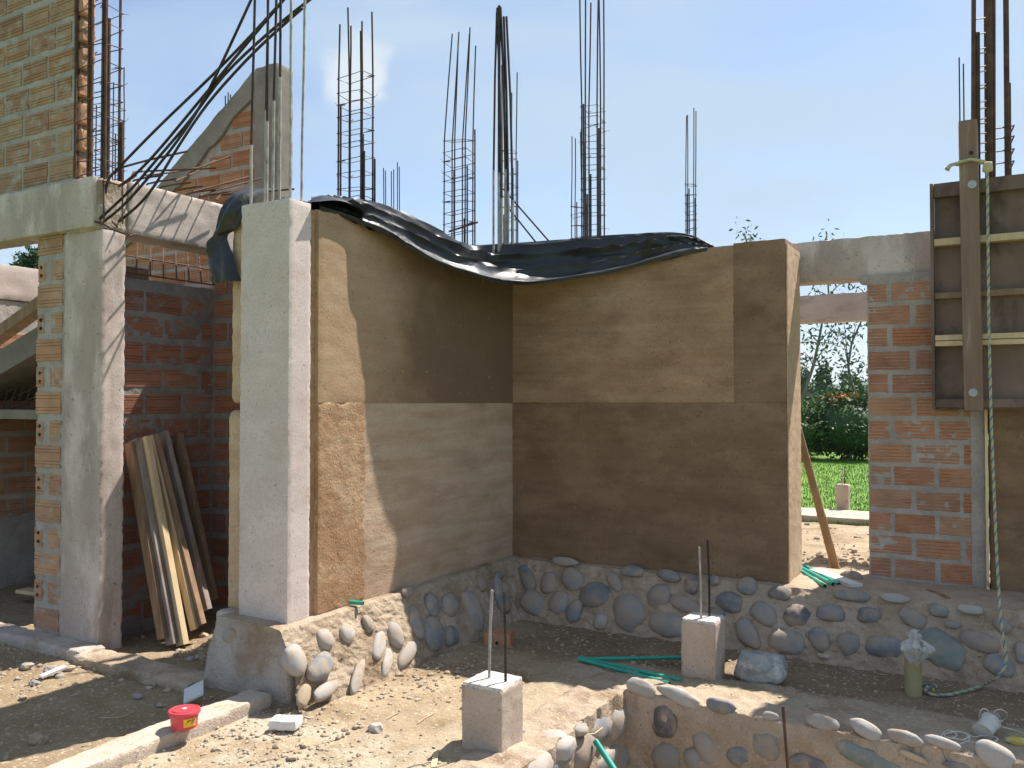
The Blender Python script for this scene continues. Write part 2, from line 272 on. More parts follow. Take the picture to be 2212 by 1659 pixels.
def sheet_mat():
    m, nt, b, N, L = nodes('black_plastic')
    n = noise(N, L, posn(N, L), 3, 4, .6); L(ramp(N, L, n, [(.35, (.008, .008, .009)), (.7, (.022, .022, .024))]), b.inputs['Base Color'])
    L(ramp(N, L, noise(N, L, posn(N, L), 7, 4, .6), [(.3, G(.34)), (.7, G(.55))]), b.inputs['Roughness'])
    bp = N('ShaderNodeBump'); bp.inputs['Strength'].default_value = .35; bp.inputs['Distance'].default_value = .02
    L(noise(N, L, posn(N, L, (1, 1, 1)), 6, 3, .5, 1.2), bp.inputs['Height']); L(bp.outputs[0], b.inputs['Normal'])
    b.inputs['Specular IOR Level'].default_value = .55
    return m
M['black_plastic'] = sheet_mat()
def grass_mat():
    m, nt, b, N, L = nodes('grass')
    n = noise(N, L, posn(N, L), 1.2, 5, .6); L(ramp(N, L, n, [(.3, (.075, .16, .015)), (.7, (.15, .27, .03))]), b.inputs['Base Color'])
    b.inputs['Roughness'].default_value = .7; b.inputs['Specular IOR Level'].default_value = .2
    return m
M['grass'] = grass_mat()

# ------------------------------------------------------------------ object helpers
def link(name, me, parent=None, loc=(0, 0, 0), rot=(0, 0, 0)):
    o = bpy.data.objects.new(name, me); COL.objects.link(o)
    if parent is not None: o.parent = parent
    o.location = loc; o.rotation_euler = rot; return o
def wloc(parent):
    p = Vector((0, 0, 0)); q = parent
    while q is not None: p += q.location; q = q.parent
    return p
def mesh(name, V, F, mat, parent=None, smooth=False, tag_=None):
    V = np.asarray(V, float); c = np.array([(V[:, 0].min()+V[:, 0].max())/2, (V[:, 1].min()+V[:, 1].max())/2, V[:, 2].min()])
    me = bpy.data.meshes.new(name); me.from_pydata((V-c).tolist(), [], F if isinstance(F, list) else F.tolist()); me.materials.append(M[mat])
    if smooth:
        me.polygons.foreach_set('use_smooth', [True]*len(me.polygons))
        if smooth is True: me.set_sharp_from_angle(angle=math.radians(38))
    me.update(); o = link(name, me, parent); o.location = Vector(c) - (wloc(parent) if parent is not None else Vector((0, 0, 0)))
    if tag_: tag(o, *tag_)
    return o
def tag(o, label, cat, group=None):
    o['label'] = label; o['category'] = cat
    if group: o['group'] = group
    return o
def thing(name, label, cat, loc, group=None):
    o = bpy.data.objects.new(name, None); COL.objects.link(o); o.location = loc; o.empty_display_size = .1
    return tag(o, label, cat, group)
def structure(o): o['kind'] = 'structure'; return o
def stuff(o): o['kind'] = 'stuff'; return o

class MB:
    def __init__(s): s.V = []; s.F = []; s.n = 0
    def add(s, V, F):
        V = np.asarray(V, float); s.V.append(V); s.F += [[i+s.n for i in f] for f in (F.tolist() if hasattr(F, 'tolist') else F)]; s.n += len(V); return s
    def build(s, name, mat, parent=None, smooth=False, tag_=None): return mesh(name, np.vstack(s.V), s.F, mat, parent, smooth, tag_)
BOXF = [[0, 3, 2, 1], [4, 5, 6, 7], [0, 1, 5, 4], [1, 2, 6, 5], [2, 3, 7, 6], [3, 0, 4, 7]]
def box(lo, hi):
    x0, y0, z0 = lo; x1, y1, z1 = hi
    return np.array([[x0, y0, z0], [x1, y0, z0], [x1, y1, z0], [x0, y1, z0], [x0, y0, z1], [x1, y0, z1], [x1, y1, z1], [x0, y1, z1]], float), BOXF
def beambox(a, b, w, t, up=(0, 0, 1)):
    """square timber from a to b; w along side vector, t along the other"""
    a = Vector(a); b = Vector(b); d = (b-a).normalized(); s = d.cross(Vector(up)).normalized(); u = s.cross(d).normalized()
    P = []
    for p in (a, b):
        for i, j in ((-1, -1), (1, -1), (1, 1), (-1, 1)): P.append(tuple(p + s*(i*w/2) + u*(j*t/2)))
    return np.array(P), [[0, 1, 2, 3], [7, 6, 5, 4], [0, 4, 5, 1], [1, 5, 6, 2], [2, 6, 7, 3], [3, 7, 4, 0]]
def rbox(lo, hi, res=.03, amp=.004, f=14, rad=.012, edge=.0, seed=1, disp=None, big=0.0, bigf=2.5):
    """rounded box with noise-displaced surface: closed mesh"""
    lo = np.array(lo, float); hi = np.array(hi, float); n = np.maximum(2, np.ceil((hi-lo)/res).astype(int)); n = np.minimum(n, 240)
    idx = {}; V = []; F = []
    def vid(i, j, k):
        key = (i, j, k)
        if key not in idx: idx[key] = len(V); V.append(key)
        return idx[key]
    for ax in range(3):
        a, b = [(1, 2), (2, 0), (0, 1)][ax]
        for side in (0, 1):
            fix = n[ax] if side else 0
            for i in range(n[a]):
                for j in range(n[b]):
                    q = []
                    for di, dj in ((0, 0), (1, 0), (1, 1), (0, 1)):
                        c = [0, 0, 0]; c[ax] = fix; c[a] = i+di; c[b] = j+dj; q.append(vid(*c))
                    F.append(q if side else q[::-1])
    K = np.array(V, float); P = lo + (hi-lo)*K/n
    r = np.minimum(rad, (hi-lo)/2.001)
    inner = np.clip(P, lo+r, hi-r); d = P-inner; ln = np.linalg.norm(d, axis=1, keepdims=True); nn = d/np.maximum(ln, 1e-9)
    rr = np.min(r); P2 = inner + nn*rr if rr > 0 else P
    nearE = (np.abs(d) > 1e-6).sum(1) >= 2
    ns = fbm(P, f, 4, seed)*amp + (fbm(P, bigf, 3, seed+50)*big if big else 0)
    if edge: ns = ns - np.where(nearE, np.abs(fbm(P, 22, 3, seed+9))*edge, 0)
    P2 = P2 + nn*ns[:, None]
    if disp is not None: P2 = disp(P2)
    return P2, F
def tube(pts, r, n=6, cap=True):
    pts = [Vector(p) for p in pts]; V = []; F = []
    up = Vector((0, 0, 1)); prev = None
    rs = r if isinstance(r, (list, tuple)) else [r]*len(pts)
    for k, p in enumerate(pts):
        d = (pts[min(k+1, len(pts)-1)] - pts[max(k-1, 0)]).normalized()
        if prev is None:
            s = d.cross(up if abs(d.z) < .9 else Vector((1, 0, 0))).normalized()
        else:
            s = (prev - d*prev.dot(d)).normalized()
        prev = s; u = d.cross(s)
        for j in range(n):
            a = 2*math.pi*j/n; V.append(tuple(p + (s*math.cos(a)+u*math.sin(a))*rs[k]))
    for k in range(len(pts)-1):
        for j in range(n):
            F.append([k*n+j, k*n+(j+1) % n, (k+1)*n+(j+1) % n, (k+1)*n+j])
    if cap: F.append(list(range(n))[::-1]); F.append([(len(pts)-1)*n+j for j in range(n)])
    return np.array(V), F
def ico(sub=2):
    bm = bmesh.new(); bmesh.ops.create_icosphere(bm, subdivisions=sub, radius=1.0)
    V = np.array([v.co[:] for v in bm.verts]); F = [[v.index for v in f.verts] for f in bm.faces]; bm.free(); return V, F
ICO1 = ico(1); ICO2 = ico(2); ICO3 = ico(3)
rng = random.Random(7)
def stone_geo(size, seed, ang=0, flat=None, sub=3, rough=.13, n=None, u=None):
    """cobble: ellipsoid of half sizes size=(a along u, b along v, c along n)"""
    V, F = {1: ICO1, 2: ICO2, 3: ICO3}[sub]
    P = V.copy(); P = np.sign(P)*np.abs(P)**.86; P = P/np.linalg.norm(P, axis=1, keepdims=True)**.6
    P = P*(1 + rough*fbm(V, 1.1, 3, seed)[:, None] + .03*fbm(V, 4, 2, seed+3)[:, None])
    return P*np.array(size), F

# ------------------------------------------------------------------ ground
def sm(a, b, x): t = np.clip((x-a)/(b-a), 0, 1); return t*t*(3-2*t)
def gh(x, y):
    x = np.asarray(x, float); y = np.asarray(y, float); sh = x.shape; x = x.ravel(); y = y.ravel()
    P = np.stack([x, y, np.zeros_like(x)], 1)
    h = -.447 + .018*fbm(P, .9, 3, 3) + .012*fbm(P, 6, 3, 5) + .012*fbm(P, 22, 3, 8, .6)
    # foundation strip tops round the pit
    L1 = sm(-2.75, -2.5, x)*(1-sm(-1.9, -1.8, x))*(1-sm(5.35, 5.6, y))
    L2 = sm(4.6, 4.7, y)*(1-sm(5.42, 5.62, y))*sm(-2.75, -2.5, x)
    h = h + .038*np.maximum(L1, L2)
    # rubble in the alcove, backfill behind the wall
    h = h + sm(-5.4, -4.9, x)*(1-sm(-4.2, -4.0, x))*sm(4.15, 4.8, y)*.20
    h = h + .34*sm(6.6, 6.9, y)*(1-sm(8.0, 12.0, y))*sm(-2.2, -1.5, x)
    # clods
    h = h + .012*np.maximum(0, vnoise(P, 9, 77))*sm(6.8, 7.2, y)*3
    h = np.maximum(h, h)
    return h.reshape(sh)
def grid_ground(x0, x1, y0, y1, step, cut):
    nx = int((x1-x0)/step)+1; ny = int((y1-y0)/step)+1
    X, Y = np.meshgrid(np.linspace(x0, x1, nx), np.linspace(y0, y1, ny)); Z = gh(X, Y)
    V = np.stack([X.ravel(), Y.ravel(), Z.ravel()], 1)
    i, j = np.meshgrid(np.arange(nx-1), np.arange(ny-1)); a = (j*nx+i).ravel()
    F = np.stack([a, a+1, a+nx+1, a+nx], 1); cx = X[:-1, :-1].ravel()+step/2; cy = Y[:-1, :-1].ravel()+step/2
    F = F[~cut(cx, cy)]
    return V, F
cutf = lambda cx, cy: (cx > -2.12) & (cy < 4.95)
V, F = grid_ground(-9.0, 2.6, 0.6, 9.4, .03, cutf)
used = np.unique(F); remap = -np.ones(len(V), int); remap[used] = np.arange(len(used))
structure(mesh('ground', V[used], remap[F], 'soil', smooth=True))
V, F = grid_ground(-9.0, 9.0, 9.37, 13.4, .12, lambda a, b: a > 99)
structure(mesh('ground_beyond', V, F, 'soil', smooth=True))
mb = MB()
mb.add([[-2.2, .0, -1.42], [3, .0, -1.42], [3, 5.0, -1.42], [-2.2, 5.0, -1.42]], [[0, 1, 2, 3]])
structure(mb.build('pit_floor', 'soil'))
mb = MB()   # the land round the site, out to the horizon, with a hole where the site lies
o_ = 9000.; A = [(-9, .6), (2.6, .6), (2.6, 9.4), (9, 9.4), (9, 13.4), (-9, 13.4)]
for (xa, ya, xb, yb, z) in ((-o_, -o_, o_, .62, -.46), (-o_, .62, -8.98, 13.38, -.47), (2.58, .62, o_, 9.39, -.47), (8.98, 9.39, o_, 13.38, -.47), (-o_, 13.38, o_, o_, -.47)):
    mb.add([[xa, ya, z], [xb, ya, z], [xb, yb, z], [xa, yb, z]], [[0, 1, 2, 3]])
M['field'] = surf('field', (.09, .15, .03), (.15, .21, .05), .4, bump=.3, bs=4, rough=.95)
structure(mb.build('field', 'field'))
# grass blades on the lawn beyond the kerb
def grass():
    r = np.random.RandomState(4); n = 60000
    y = 13.5 + 16*r.rand(n)**1.5; x = -8 + 14*r.rand(n)
    z = -.47+0*x; h = .03+.05*r.rand(n); a = r.rand(n)*6.28; w = .006+.004*r.rand(n)
    lx = (r.rand(n)-.5)*.05; ly = (r.rand(n)-.5)*.05
    V = np.empty((n, 3, 3)); V[:, 0] = np.stack([x-np.cos(a)*w, y-np.sin(a)*w, z], 1); V[:, 1] = np.stack([x+np.cos(a)*w, y+np.sin(a)*w, z], 1); V[:, 2] = np.stack([x+lx, y+ly, z+h], 1)
    F = np.arange(n*3).reshape(n, 3)
    o = mesh('grass', V.reshape(-1, 3), F, 'grass'); stuff(o)
    o['label'] = 'short bright green grass of the lawn beyond the concrete kerb'
grass()
structure(mesh('lawn', [[-60, 13.42, -.468], [40, 13.42, -.468], [40, 60, -.468], [-60, 60, -.468]], [[0, 1, 2, 3]], 'grass'))
# loose pebbles and clods: nobody could count them
def pebbles():
    r = np.random.RandomState(11); pts = []
    def zone(n, x0, x1, y0, y1, s0, s1):
        x = x0+(x1-x0)*r.rand(n); y = y0+(y1-y0)*r.rand(n); s = s0+(s1-s0)*r.rand(n)**3; pts.append(np.stack([x, y, s], 1))
    zone(1500, -6.8, -1.9, 2.2, 6.3, .003, .016)
    zone(500, -3.8, -2.2, 2.4, 3.6, .003, .018)
    zone(400, -3.5, -2.6, 4.2, 5.2, .003, .017)
    zone(600, -3.75, -3.1, 3.1, 5.6, .003, .022)
    zone(500, -4.0, -2.8, 3.0, 3.7, .003, .016)
    zone(500, -3.4, 0.2, 5.5, 6.25, .003, .016)
    zone(1200, -5.2, -4.3, 4.1, 5.0, .004, .026)
    zone(300, -7.0, -4.9, 3.0, 3.7, .004, .02)
    zone(500, -2.6, 0.4, 4.88, 5.6, .003, .012)
    zone(1200, -2.6, 0.2, 7.0, 9.0, .006, .035)
    zone(500, -4, 2, 9, 13.2, .01, .045)
    P = np.vstack(pts); keep = ~((P[:, 0] > -2.06) & (P[:, 1] < 4.9)); P = P[keep]
    Vi, Fi = ICO1; Fi = np.array(Fi); n = len(P); z = gh(P[:, 0], P[:, 1])
    sc3 = P[:, 2:3]*(0.6+.8*r.rand(n, 3)); sc3[:, 2] *= .7
    ang = r.rand(n)*6.28; ca, sa = np.cos(ang), np.sin(ang)
    W = Vi[None]*(1+.35*(r.rand(n, len(Vi), 1)-.5))*sc3[:, None, :]
    X = W[:, :, 0]*ca[:, None]-W[:, :, 1]*sa[:, None]+P[:, 0:1]; Y = W[:, :, 0]*sa[:, None]+W[:, :, 1]*ca[:, None]+P[:, 1:2]; Z = W[:, :, 2]+z[:, None]+sc3[:, 2:3]*.3
    V = np.stack([X, Y, Z], 2).reshape(-1, 3); F = (Fi[None]+(np.arange(n)*len(Vi))[:, None, None]).reshape(-1, 3)
    o = mesh('pebbles', V, F, 'clod'); stuff(o); o['label'] = 'loose grit, clods and pebbles strewn over the bare earth'
pebbles()

# ------------------------------------------------------------------ rammed earth walls
XW, YW = -3.807, 6.576
def jagged(P):
    n1 = fbm(P*np.array([0, 0, 1]), 9, 4, 31); n2 = fbm(P*np.array([0, 1, 0]), 9, 4, 32)
    P[:, 1] += .03*n1*sm(4.45, 4.56, P[:, 1]); P[:, 2] += .03*n2*sm(1.2, 1.34, P[:, 2]); return P
def earth_wall():
    t = thing('rammed_earth_wall', 'rammed earth wall running away from the front concrete column to the inner corner, half in sun', 'wall', (-4.1, 5.4, 0))
    def d1(P): return P
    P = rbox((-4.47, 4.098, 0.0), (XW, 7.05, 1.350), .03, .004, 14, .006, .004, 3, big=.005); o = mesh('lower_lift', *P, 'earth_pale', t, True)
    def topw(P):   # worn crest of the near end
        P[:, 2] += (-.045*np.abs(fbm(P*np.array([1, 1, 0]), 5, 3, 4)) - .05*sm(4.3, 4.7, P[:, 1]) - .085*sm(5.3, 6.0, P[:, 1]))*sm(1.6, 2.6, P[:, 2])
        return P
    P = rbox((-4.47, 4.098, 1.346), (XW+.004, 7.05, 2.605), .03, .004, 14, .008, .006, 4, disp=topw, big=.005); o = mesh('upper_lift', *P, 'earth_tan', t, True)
    P = rbox((XW-.03, 4.10, 0.01), (XW+.006, 4.562, 1.35), .014, .004, 26, .004, .010, 5, big=.003, disp=jagged)
    o = mesh('rough_strip', *P, 'earth_rough', t, True); o['label'] = 'orange brown pitted earth strip next to the column joint'
    P = rbox((-4.47, 3.95, -.02), (-4.236, 4.09, 1.30), .02, .006, 14, .045, .01, 8); mesh('lower_end', *P, 'earth_edge', t, True)
    P = rbox((-4.45, 3.955, 1.345), (-4.236, 4.09, 2.58), .02, .006, 14, .04, .01, 9); mesh('upper_end', *P, 'earth_edge', t, True)
    P = rbox((-4.2, 4.03, -.02), (-3.828, 4.105, 2.58), .025, .008, 22, .004, .0, 10); mesh('joint', *P, 'earth_rough', t, True)
earth_wall()
def lowtop(P):
    P[:, 2] -= (.07*sm(-2.0, -2.4, P[:, 0])+.035*sm(-3.0, -3.4, P[:, 0]))*sm(1.6, 2.57, P[:, 2]); return P
def earth_wall2():
    t = thing('rammed_earth_wall', 'brown rammed earth wall facing the camera between the inner corner and the door gap', 'wall', (-2.6, 6.8, 0))
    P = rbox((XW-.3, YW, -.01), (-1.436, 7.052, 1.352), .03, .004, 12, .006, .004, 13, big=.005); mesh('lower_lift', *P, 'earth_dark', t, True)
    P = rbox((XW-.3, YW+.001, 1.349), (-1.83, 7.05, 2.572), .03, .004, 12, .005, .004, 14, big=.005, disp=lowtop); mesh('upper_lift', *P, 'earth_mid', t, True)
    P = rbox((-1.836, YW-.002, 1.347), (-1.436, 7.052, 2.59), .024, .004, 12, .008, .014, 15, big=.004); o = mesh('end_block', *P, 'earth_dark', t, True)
    o['label'] = 'darker damp rectangle of earth at the top end of the wall'
    P = rbox((-1.44, YW+.012, .0), (-1.426, 7.04, 2.55), .02, .005, 30, .004, .006, 16); mesh('end_face', *P, 'earth_edge', t, True)  # paler than the wall front: raking sun is painted into its colour
earth_wall2()

# ------------------------------------------------------------------ front concrete column
def rebar_geo(pts, r=.008, n=6): return tube(pts, r, n)
def column():
    t = thing('concrete_column', 'tall pale concrete column with grey bars rising from its top, in front of the earth wall', 'column', (-4.02, 3.94, -.42))
    P = rbox((-4.231, 3.842, -.02), (-3.807, 4.038, 2.612), .02, .002, 8, .008, .012, 21, big=.003); mesh('shaft', *P, 'concrete', t, True)
    def foot(P):
        k = sm(.0, -.42, P[:, 2]); P[:, 0] += np.where(P[:, 0] < -4.1, -.03, .10)*k; P[:, 1] -= .07*k*(P[:, 1] < 4.1); return P
    P = rbox((-4.45, 3.846, -.62), (-3.812, 4.3, .012), .02, .008, 9, .03, .012, 22, disp=foot, big=.012); o = mesh('footing', *P, 'concrete_rough', t, True)
    for k, (dx, dy, top, pr) in enumerate([(540, 0, (543, 0), 0), (575, 0, (580, 0), 0), (583, 0, (590, 0), 0), (601, 0, (607, 0), 0), (625, 0, (626, 0), 0), (645, 0, (649, 0), 0)]):
        pass
    bars = [(-4.18, 3.88, 0.03, .0), (-4.04, 3.88, .0, .0), (-4.01, 3.90, .03, 0), (-3.93, 3.88, -.0, 0), (-3.85, 3.89, .0, 0), (-3.86, 4.0, .03, 0), (-4.18, 4.0, .02, 0)]
    for k, (x, y, lx, ly) in enumerate(bars):
        pts = [(x, y, 2.56), (x+.003, y, 3.0), (x+lx*.5, y, 3.5), (x+lx, y, 4.3+.1*k)]
        if k in (4, 5): mesh('rebar', *tube(pts, .0085, 7), 'rebar_lime', t, True)
        else:
            zc = 3.0+.13*(k % 4); fx = lambda z: x+lx*max(0, z-3.0)/1.2
            mesh('rebar', *tube([(x, y, 2.56), (fx(zc), y, zc)], .0092, 7), 'rebar_lime', t, True); mesh('rebar', *tube([(fx(zc), y, zc-.01), (fx(4.5), y, 4.5)], .0085, 7), 'rebar', t, True)
column()

# ------------------------------------------------------------------ bricks
_bm = {}
def brick_mesh(L, H, D=.11, ng=4, holes=False, mat='brick_red'):
    key = (round(L, 3), round(H, 3), D, ng, mat)
    if key in _bm: return _bm[key]
    prof = [(D, 0)]
    g = .0035; gd = .006
    prof = [(0, .004), (.004, 0)] if False else []
    zs = []
    for k in range(ng):
        zc = H*([.16, .29, .70, .84] if ng == 4 else [(k+1)/(ng+1) for k in range(ng)])[k] if ng in (4,) else H*(k+.7)/(ng+.4)
        zs.append(zc)
    pts = [(0.004, 0), (0, .004)]
    for zc in zs: pts += [(0, zc-g), (gd, zc-g*.5), (gd, zc+g*.5), (0, zc+g)]
    pts += [(0, H-.004), (.004, H), (D, H), (D, 0)]
    n = len(pts); V = []
    for x in (0.0, L):
        for (d, z) in pts: V.append((x-L/2, d, z))
    F = [[k, (k+1) % n, n+(k+1) % n, n+k][::-1] for k in range(n)]
    F.append(list(range(n))[::-1]); F.append(list(range(n, 2*n)))
    F = [f[::-1] for f in F]
    me = bpy.data.meshes.new('brick'); me.from_pydata(V, [], F); me.materials.append(M[mat]); me.update(); _bm[key] = me; return me
def lay(parent, org, uv, course, H, z0, rows, mat, mortar=.028, ng=4, facing='-y', proud=.008, r=None, clip=None):
    """rows: list of lists of (u0,u1); org: (x,y) of u=0 on the face; uv: 'x' or 'y'"""
    r = r or random.Random(5); pw = wloc(parent); out = []
    for k, row in enumerate(rows):
        z = z0 + k*course
        for (u0, u1) in row:
            if u1-u0 < .03: continue
            if clip and not clip((u0+u1)/2, z+H/2): continue
            me = brick_mesh(round((u1-u0-mortar)/.005)*.005, H, ng=ng, mat=mat)
            j = lambda s: r.uniform(-s, s); u = (u0+u1)/2+r.uniform(-.005, .005)
            if uv == 'x': loc = (org[0]+u, org[1]-proud+j(.003), z+j(.005)); rot = (j(.006), j(.008), j(.006))
            else: loc = (org[0]+proud+j(.003), org[1]+u, z+j(.005)); rot = (j(.006), j(.008), math.pi/2+j(.006))
            o = link('brick', me, parent, Vector(loc)-pw, rot); out.append(o)
    return out
def running(w, L, off, n, r=None, u0=0.0):
    rows = []
    for k in range(n):
        row = []; u = -L*off if k % 2 else 0.0
        while u < w-.01:
            a = max(0, u); b = min(w, u+L)
            if b-a > .05: row.append((u0+a, u0+b))
            u += L
        rows.append(row)
    return rows

# right brick jamb beside the door gap
def brick_jamb():
    t = thing('brick_wall', 'red ribbed brick wall between the door gap and the timber formwork', 'wall', (-.55, 7.15, 0))
    P = rbox((-.937, 7.066, -.02), (-.16, 7.30, 2.33), .014, .007, 20, .004, .006, 31); mesh('mortar', *P, 'mortar_grey', t, True)
    z0 = .03; c = .1745; rows = []
    for k in range(13):
        if k % 2 == 0: rows.append([(0, .155), (.175, .46), (.48, .70)] if k < 7 else [(0, .145), (.165, .47), (.49, .76)])
        else: rows.append([(0, .30), (.32, .62), (.64, .74)] if k < 7 else [(0, .30), (.33, .62), (.64, .76)])
    rows = [[(a, b+.012) for a, b in r_] for r_ in rows]
    lay(t, (-.937, 7.07), 'x', c, .138, z0, rows, 'brick_red', ng=5)
    P = rbox((-.245, 7.052, .0), (-.150, 7.20, 1.6), .02, .006, 12, .008, .012, 33); o = mesh('plaster_edge', *P, 'mortar_grey', t, True)
    P = stone_geo((.05, .04, .04), 5); mesh('mortar_lump', P[0]+np.array([-.945, 7.10, 2.30]), P[1], 'mortar_grey', t, True)
brick_jamb()
def beams_right():
    P = rbox((-2.0, 7.10, 2.312), (1.6, 7.32, 2.642), .03, .004, 9, .008, .014, 35, big=.005)
    mesh('concrete_beam', *P, 'concrete_old', None, True, ('grey concrete beam over the door gap, nearer one of the two, with sky above it', 'beam', 'concrete beams over the door gap'))
    P = rbox((-2.6, 9.5, 2.204), (-.4, 9.7, 2.502), .04, .004, 9, .008, .01, 36)
    mesh('concrete_beam', *P, 'concrete_beam', None, True, ('concrete beam seen through the door gap, farther and lower than the grey one', 'beam', 'concrete beams over the door gap'))
beams_right()

# ------------------------------------------------------------------ formwork on the right
def formwork():
    t = thing('rammed_earth_wall', 'dark brown earth wall at the right edge rising out of the timber formwork', 'wall', (.6, 7.2, 0))
    P = rbox((-.13, 7.06, -.02), (1.7, 7.45, 2.85), .04, .006, 8, .02, .01, 41, big=.006); mesh('lift', *P, 'earth_dark', t, True)
    P = box((-.150, 6.99, .02), (-.132, 7.058, 1.34)); mesh('edge_board', *P, 'wood_pale', t)
    f = thing('formwork_panel', 'dark timber formwork panel with pale battens on the right, above the brick wall', 'formwork', (.3, 6.95, 1.30))
    mesh('plywood', *box((-.455, 6.955, 1.30), (1.6, 6.975, 2.93)), 'wood_form', f)
    mesh('side_rail', *box((-.478, 6.86, 1.30), (-.457, 6.975, 2.935)), 'wood_form', f)
    for (D0, D1, mat, dd) in ((395, 425, 'wood_form', .02), (516, 531, 'wood_pale', 0), (632, 645, 'wood_brown', .02), (724, 736, 'wood_pale', 0), (737, 748, 'wood_pale', .004), (862, 880, 'wood_form', .02)):
        z1 = aty(2030, D0, 6.88)[2]; z0 = aty(2030, D1, 6.88)[2]
        mesh('batten', *rbox((-.455, 6.868+dd, z0), (1.6, 6.953, z1), .1, .001, 5, .003), mat, f)
    p = thing('timber_post', 'upright brown timber post bolted across the formwork panel, rope tied round its top', 'post', (-.22, 6.80, 1.30))
    P = rbox((-.272, 6.79, 1.295), (-.150, 6.862, 3.345), .05, .0015, 6, .008, .004, 43)
    P[0][:, 0] -= (P[0][:, 2]-1.3)*.008
    mesh('timber', *P, 'wood_post', p)
    for (dx, dy) in ((2100, 398), (2102, 848)):
        c = aty(dx, dy, 6.787)
        V, F = tube([(c[0], c[1]+.004, c[2]), (c[0], c[1]-.003, c[2])], .028, 16); w = mesh('washer', V, F, 'bolt', p, False)
        V, F = tube([(c[0], c[1]-.001, c[2]), (c[0], c[1]-.014, c[2])], .013, 6); mesh('nut', V, F, 'bolt', w, False)
    c = aty(2098, 330, 6.787); V, F = tube([(c[0], c[1]+.01, c[2]), (c[0], c[1]-.0015, c[2])], .014, 10); mesh('bolt_hole', V, F, 'hole', p)
formwork()
def rope():
    t = thing('rope', 'yellow and blue twisted rope hanging from the timber post down to the ground', 'rope', (-.1, 6.7, -.42))
    P = lambda x, y, Y: tuple(aty(x, y, Y))
    pts = [P(2133, 372, 6.74), P(2134, 500, 6.72), P(2136, 700, 6.70), P(2141, 900, 6.62), P(2147, 1050, 6.5), P(2152, 1180, 6.36), P(2160, 1320, 6.2), P(2167, 1380, 6.12)]
    pts += [P(2172, 1405, 6.10), P(2174, 1430, 6.04), P(2165, 1452, 6.0), P(2150, 1466, 6.0)]
    base = [(2125, 1480, -.475), (2090, 1492, -.475), (2045, 1502, -.46), (2010, 1500, -.45), (1998, 1493, -.44), (2004, 1483, -.43)]
    for b in base:
        q = atz(*b); gz = float(gh(np.array([q[0]]), np.array([q[1]]))[0])+.016; pts.append(tuple(atz(b[0], b[1], max(b[2], gz))) if b[2] > -.42 else tuple(atz(b[0], b[1], gz)))
    # two interlaced strands
    def resample(pts, step):
        out = []
        for a, b in zip(pts[:-1], pts[1:]):
            a = Vector(a); b = Vector(b); n = max(1, int((b-a).length/step))
            for k in range(n): out.append(a.lerp(b, k/n))
        out.append(Vector(pts[-1])); 
        for _ in range(6):
            out = [out[0]]+[(out[i-1]+out[i]*2+out[i+1])/4 for i in range(1, len(out)-1)]+[out[-1]]
        return out
    R = resample(pts, .008)
    M['rope_yellow'] = surf('rope_yellow', (.40, .36, .20), (.52, .47, .30), 30, bump=.6, bs=200, bdist=.002)
    M['rope_blue'] = surf('rope_blue', (.10, .19, .23), (.17, .27, .30), 30, bump=.6, bs=200, bdist=.002)
    for s, (ph, mt) in enumerate(((0, 'rope_yellow'), (2.09, 'rope_yellow'), (4.19, 'rope_blue'))):
        Q = []; L = 0
        for i, p in enumerate(R):
            if i: L += (p-R[i-1]).length
            d = (R[min(i+1, len(R)-1)]-R[max(i-1, 0)]).normalized(); a = d.cross(Vector((1, .3, 0))).normalized(); b = d.cross(a)
            th = ph + L*2*math.pi/.07; Q.append(p + (a*math.cos(th)+b*math.sin(th))*.0048)
        mesh('strand', *tube(Q, .0053, 5), mt, t, True)
    z = aty(2070, 352, 6.79)[2]
    loop = [(-.29, 6.775, z), (-.21, 6.77, z+.01), (-.13, 6.775, z-.015), (-.115, 6.82, z-.02), (-.13, 6.885, z), (-.21, 6.89, z+.01), (-.30, 6.88, z+.01), (-.31, 6.82, z), (-.29, 6.775, z-.005)]
    mesh('loop', *tube(loop, .011, 6), 'rope_yellow', t, True)
    kn = aty(2135, 362, 6.75); V, F = stone_geo((.035, .03, .04), 8, sub=2, rough=.4); mesh('knot', V+kn, F, 'rope_yellow', t, True)
    mesh('rope_end', *tube([(-.30, 6.80, z), (-.34, 6.79, z-.01), (-.36, 6.78, z-.04)], [.012, .014, .02], 6), 'rope_yellow', t, True)
rope()

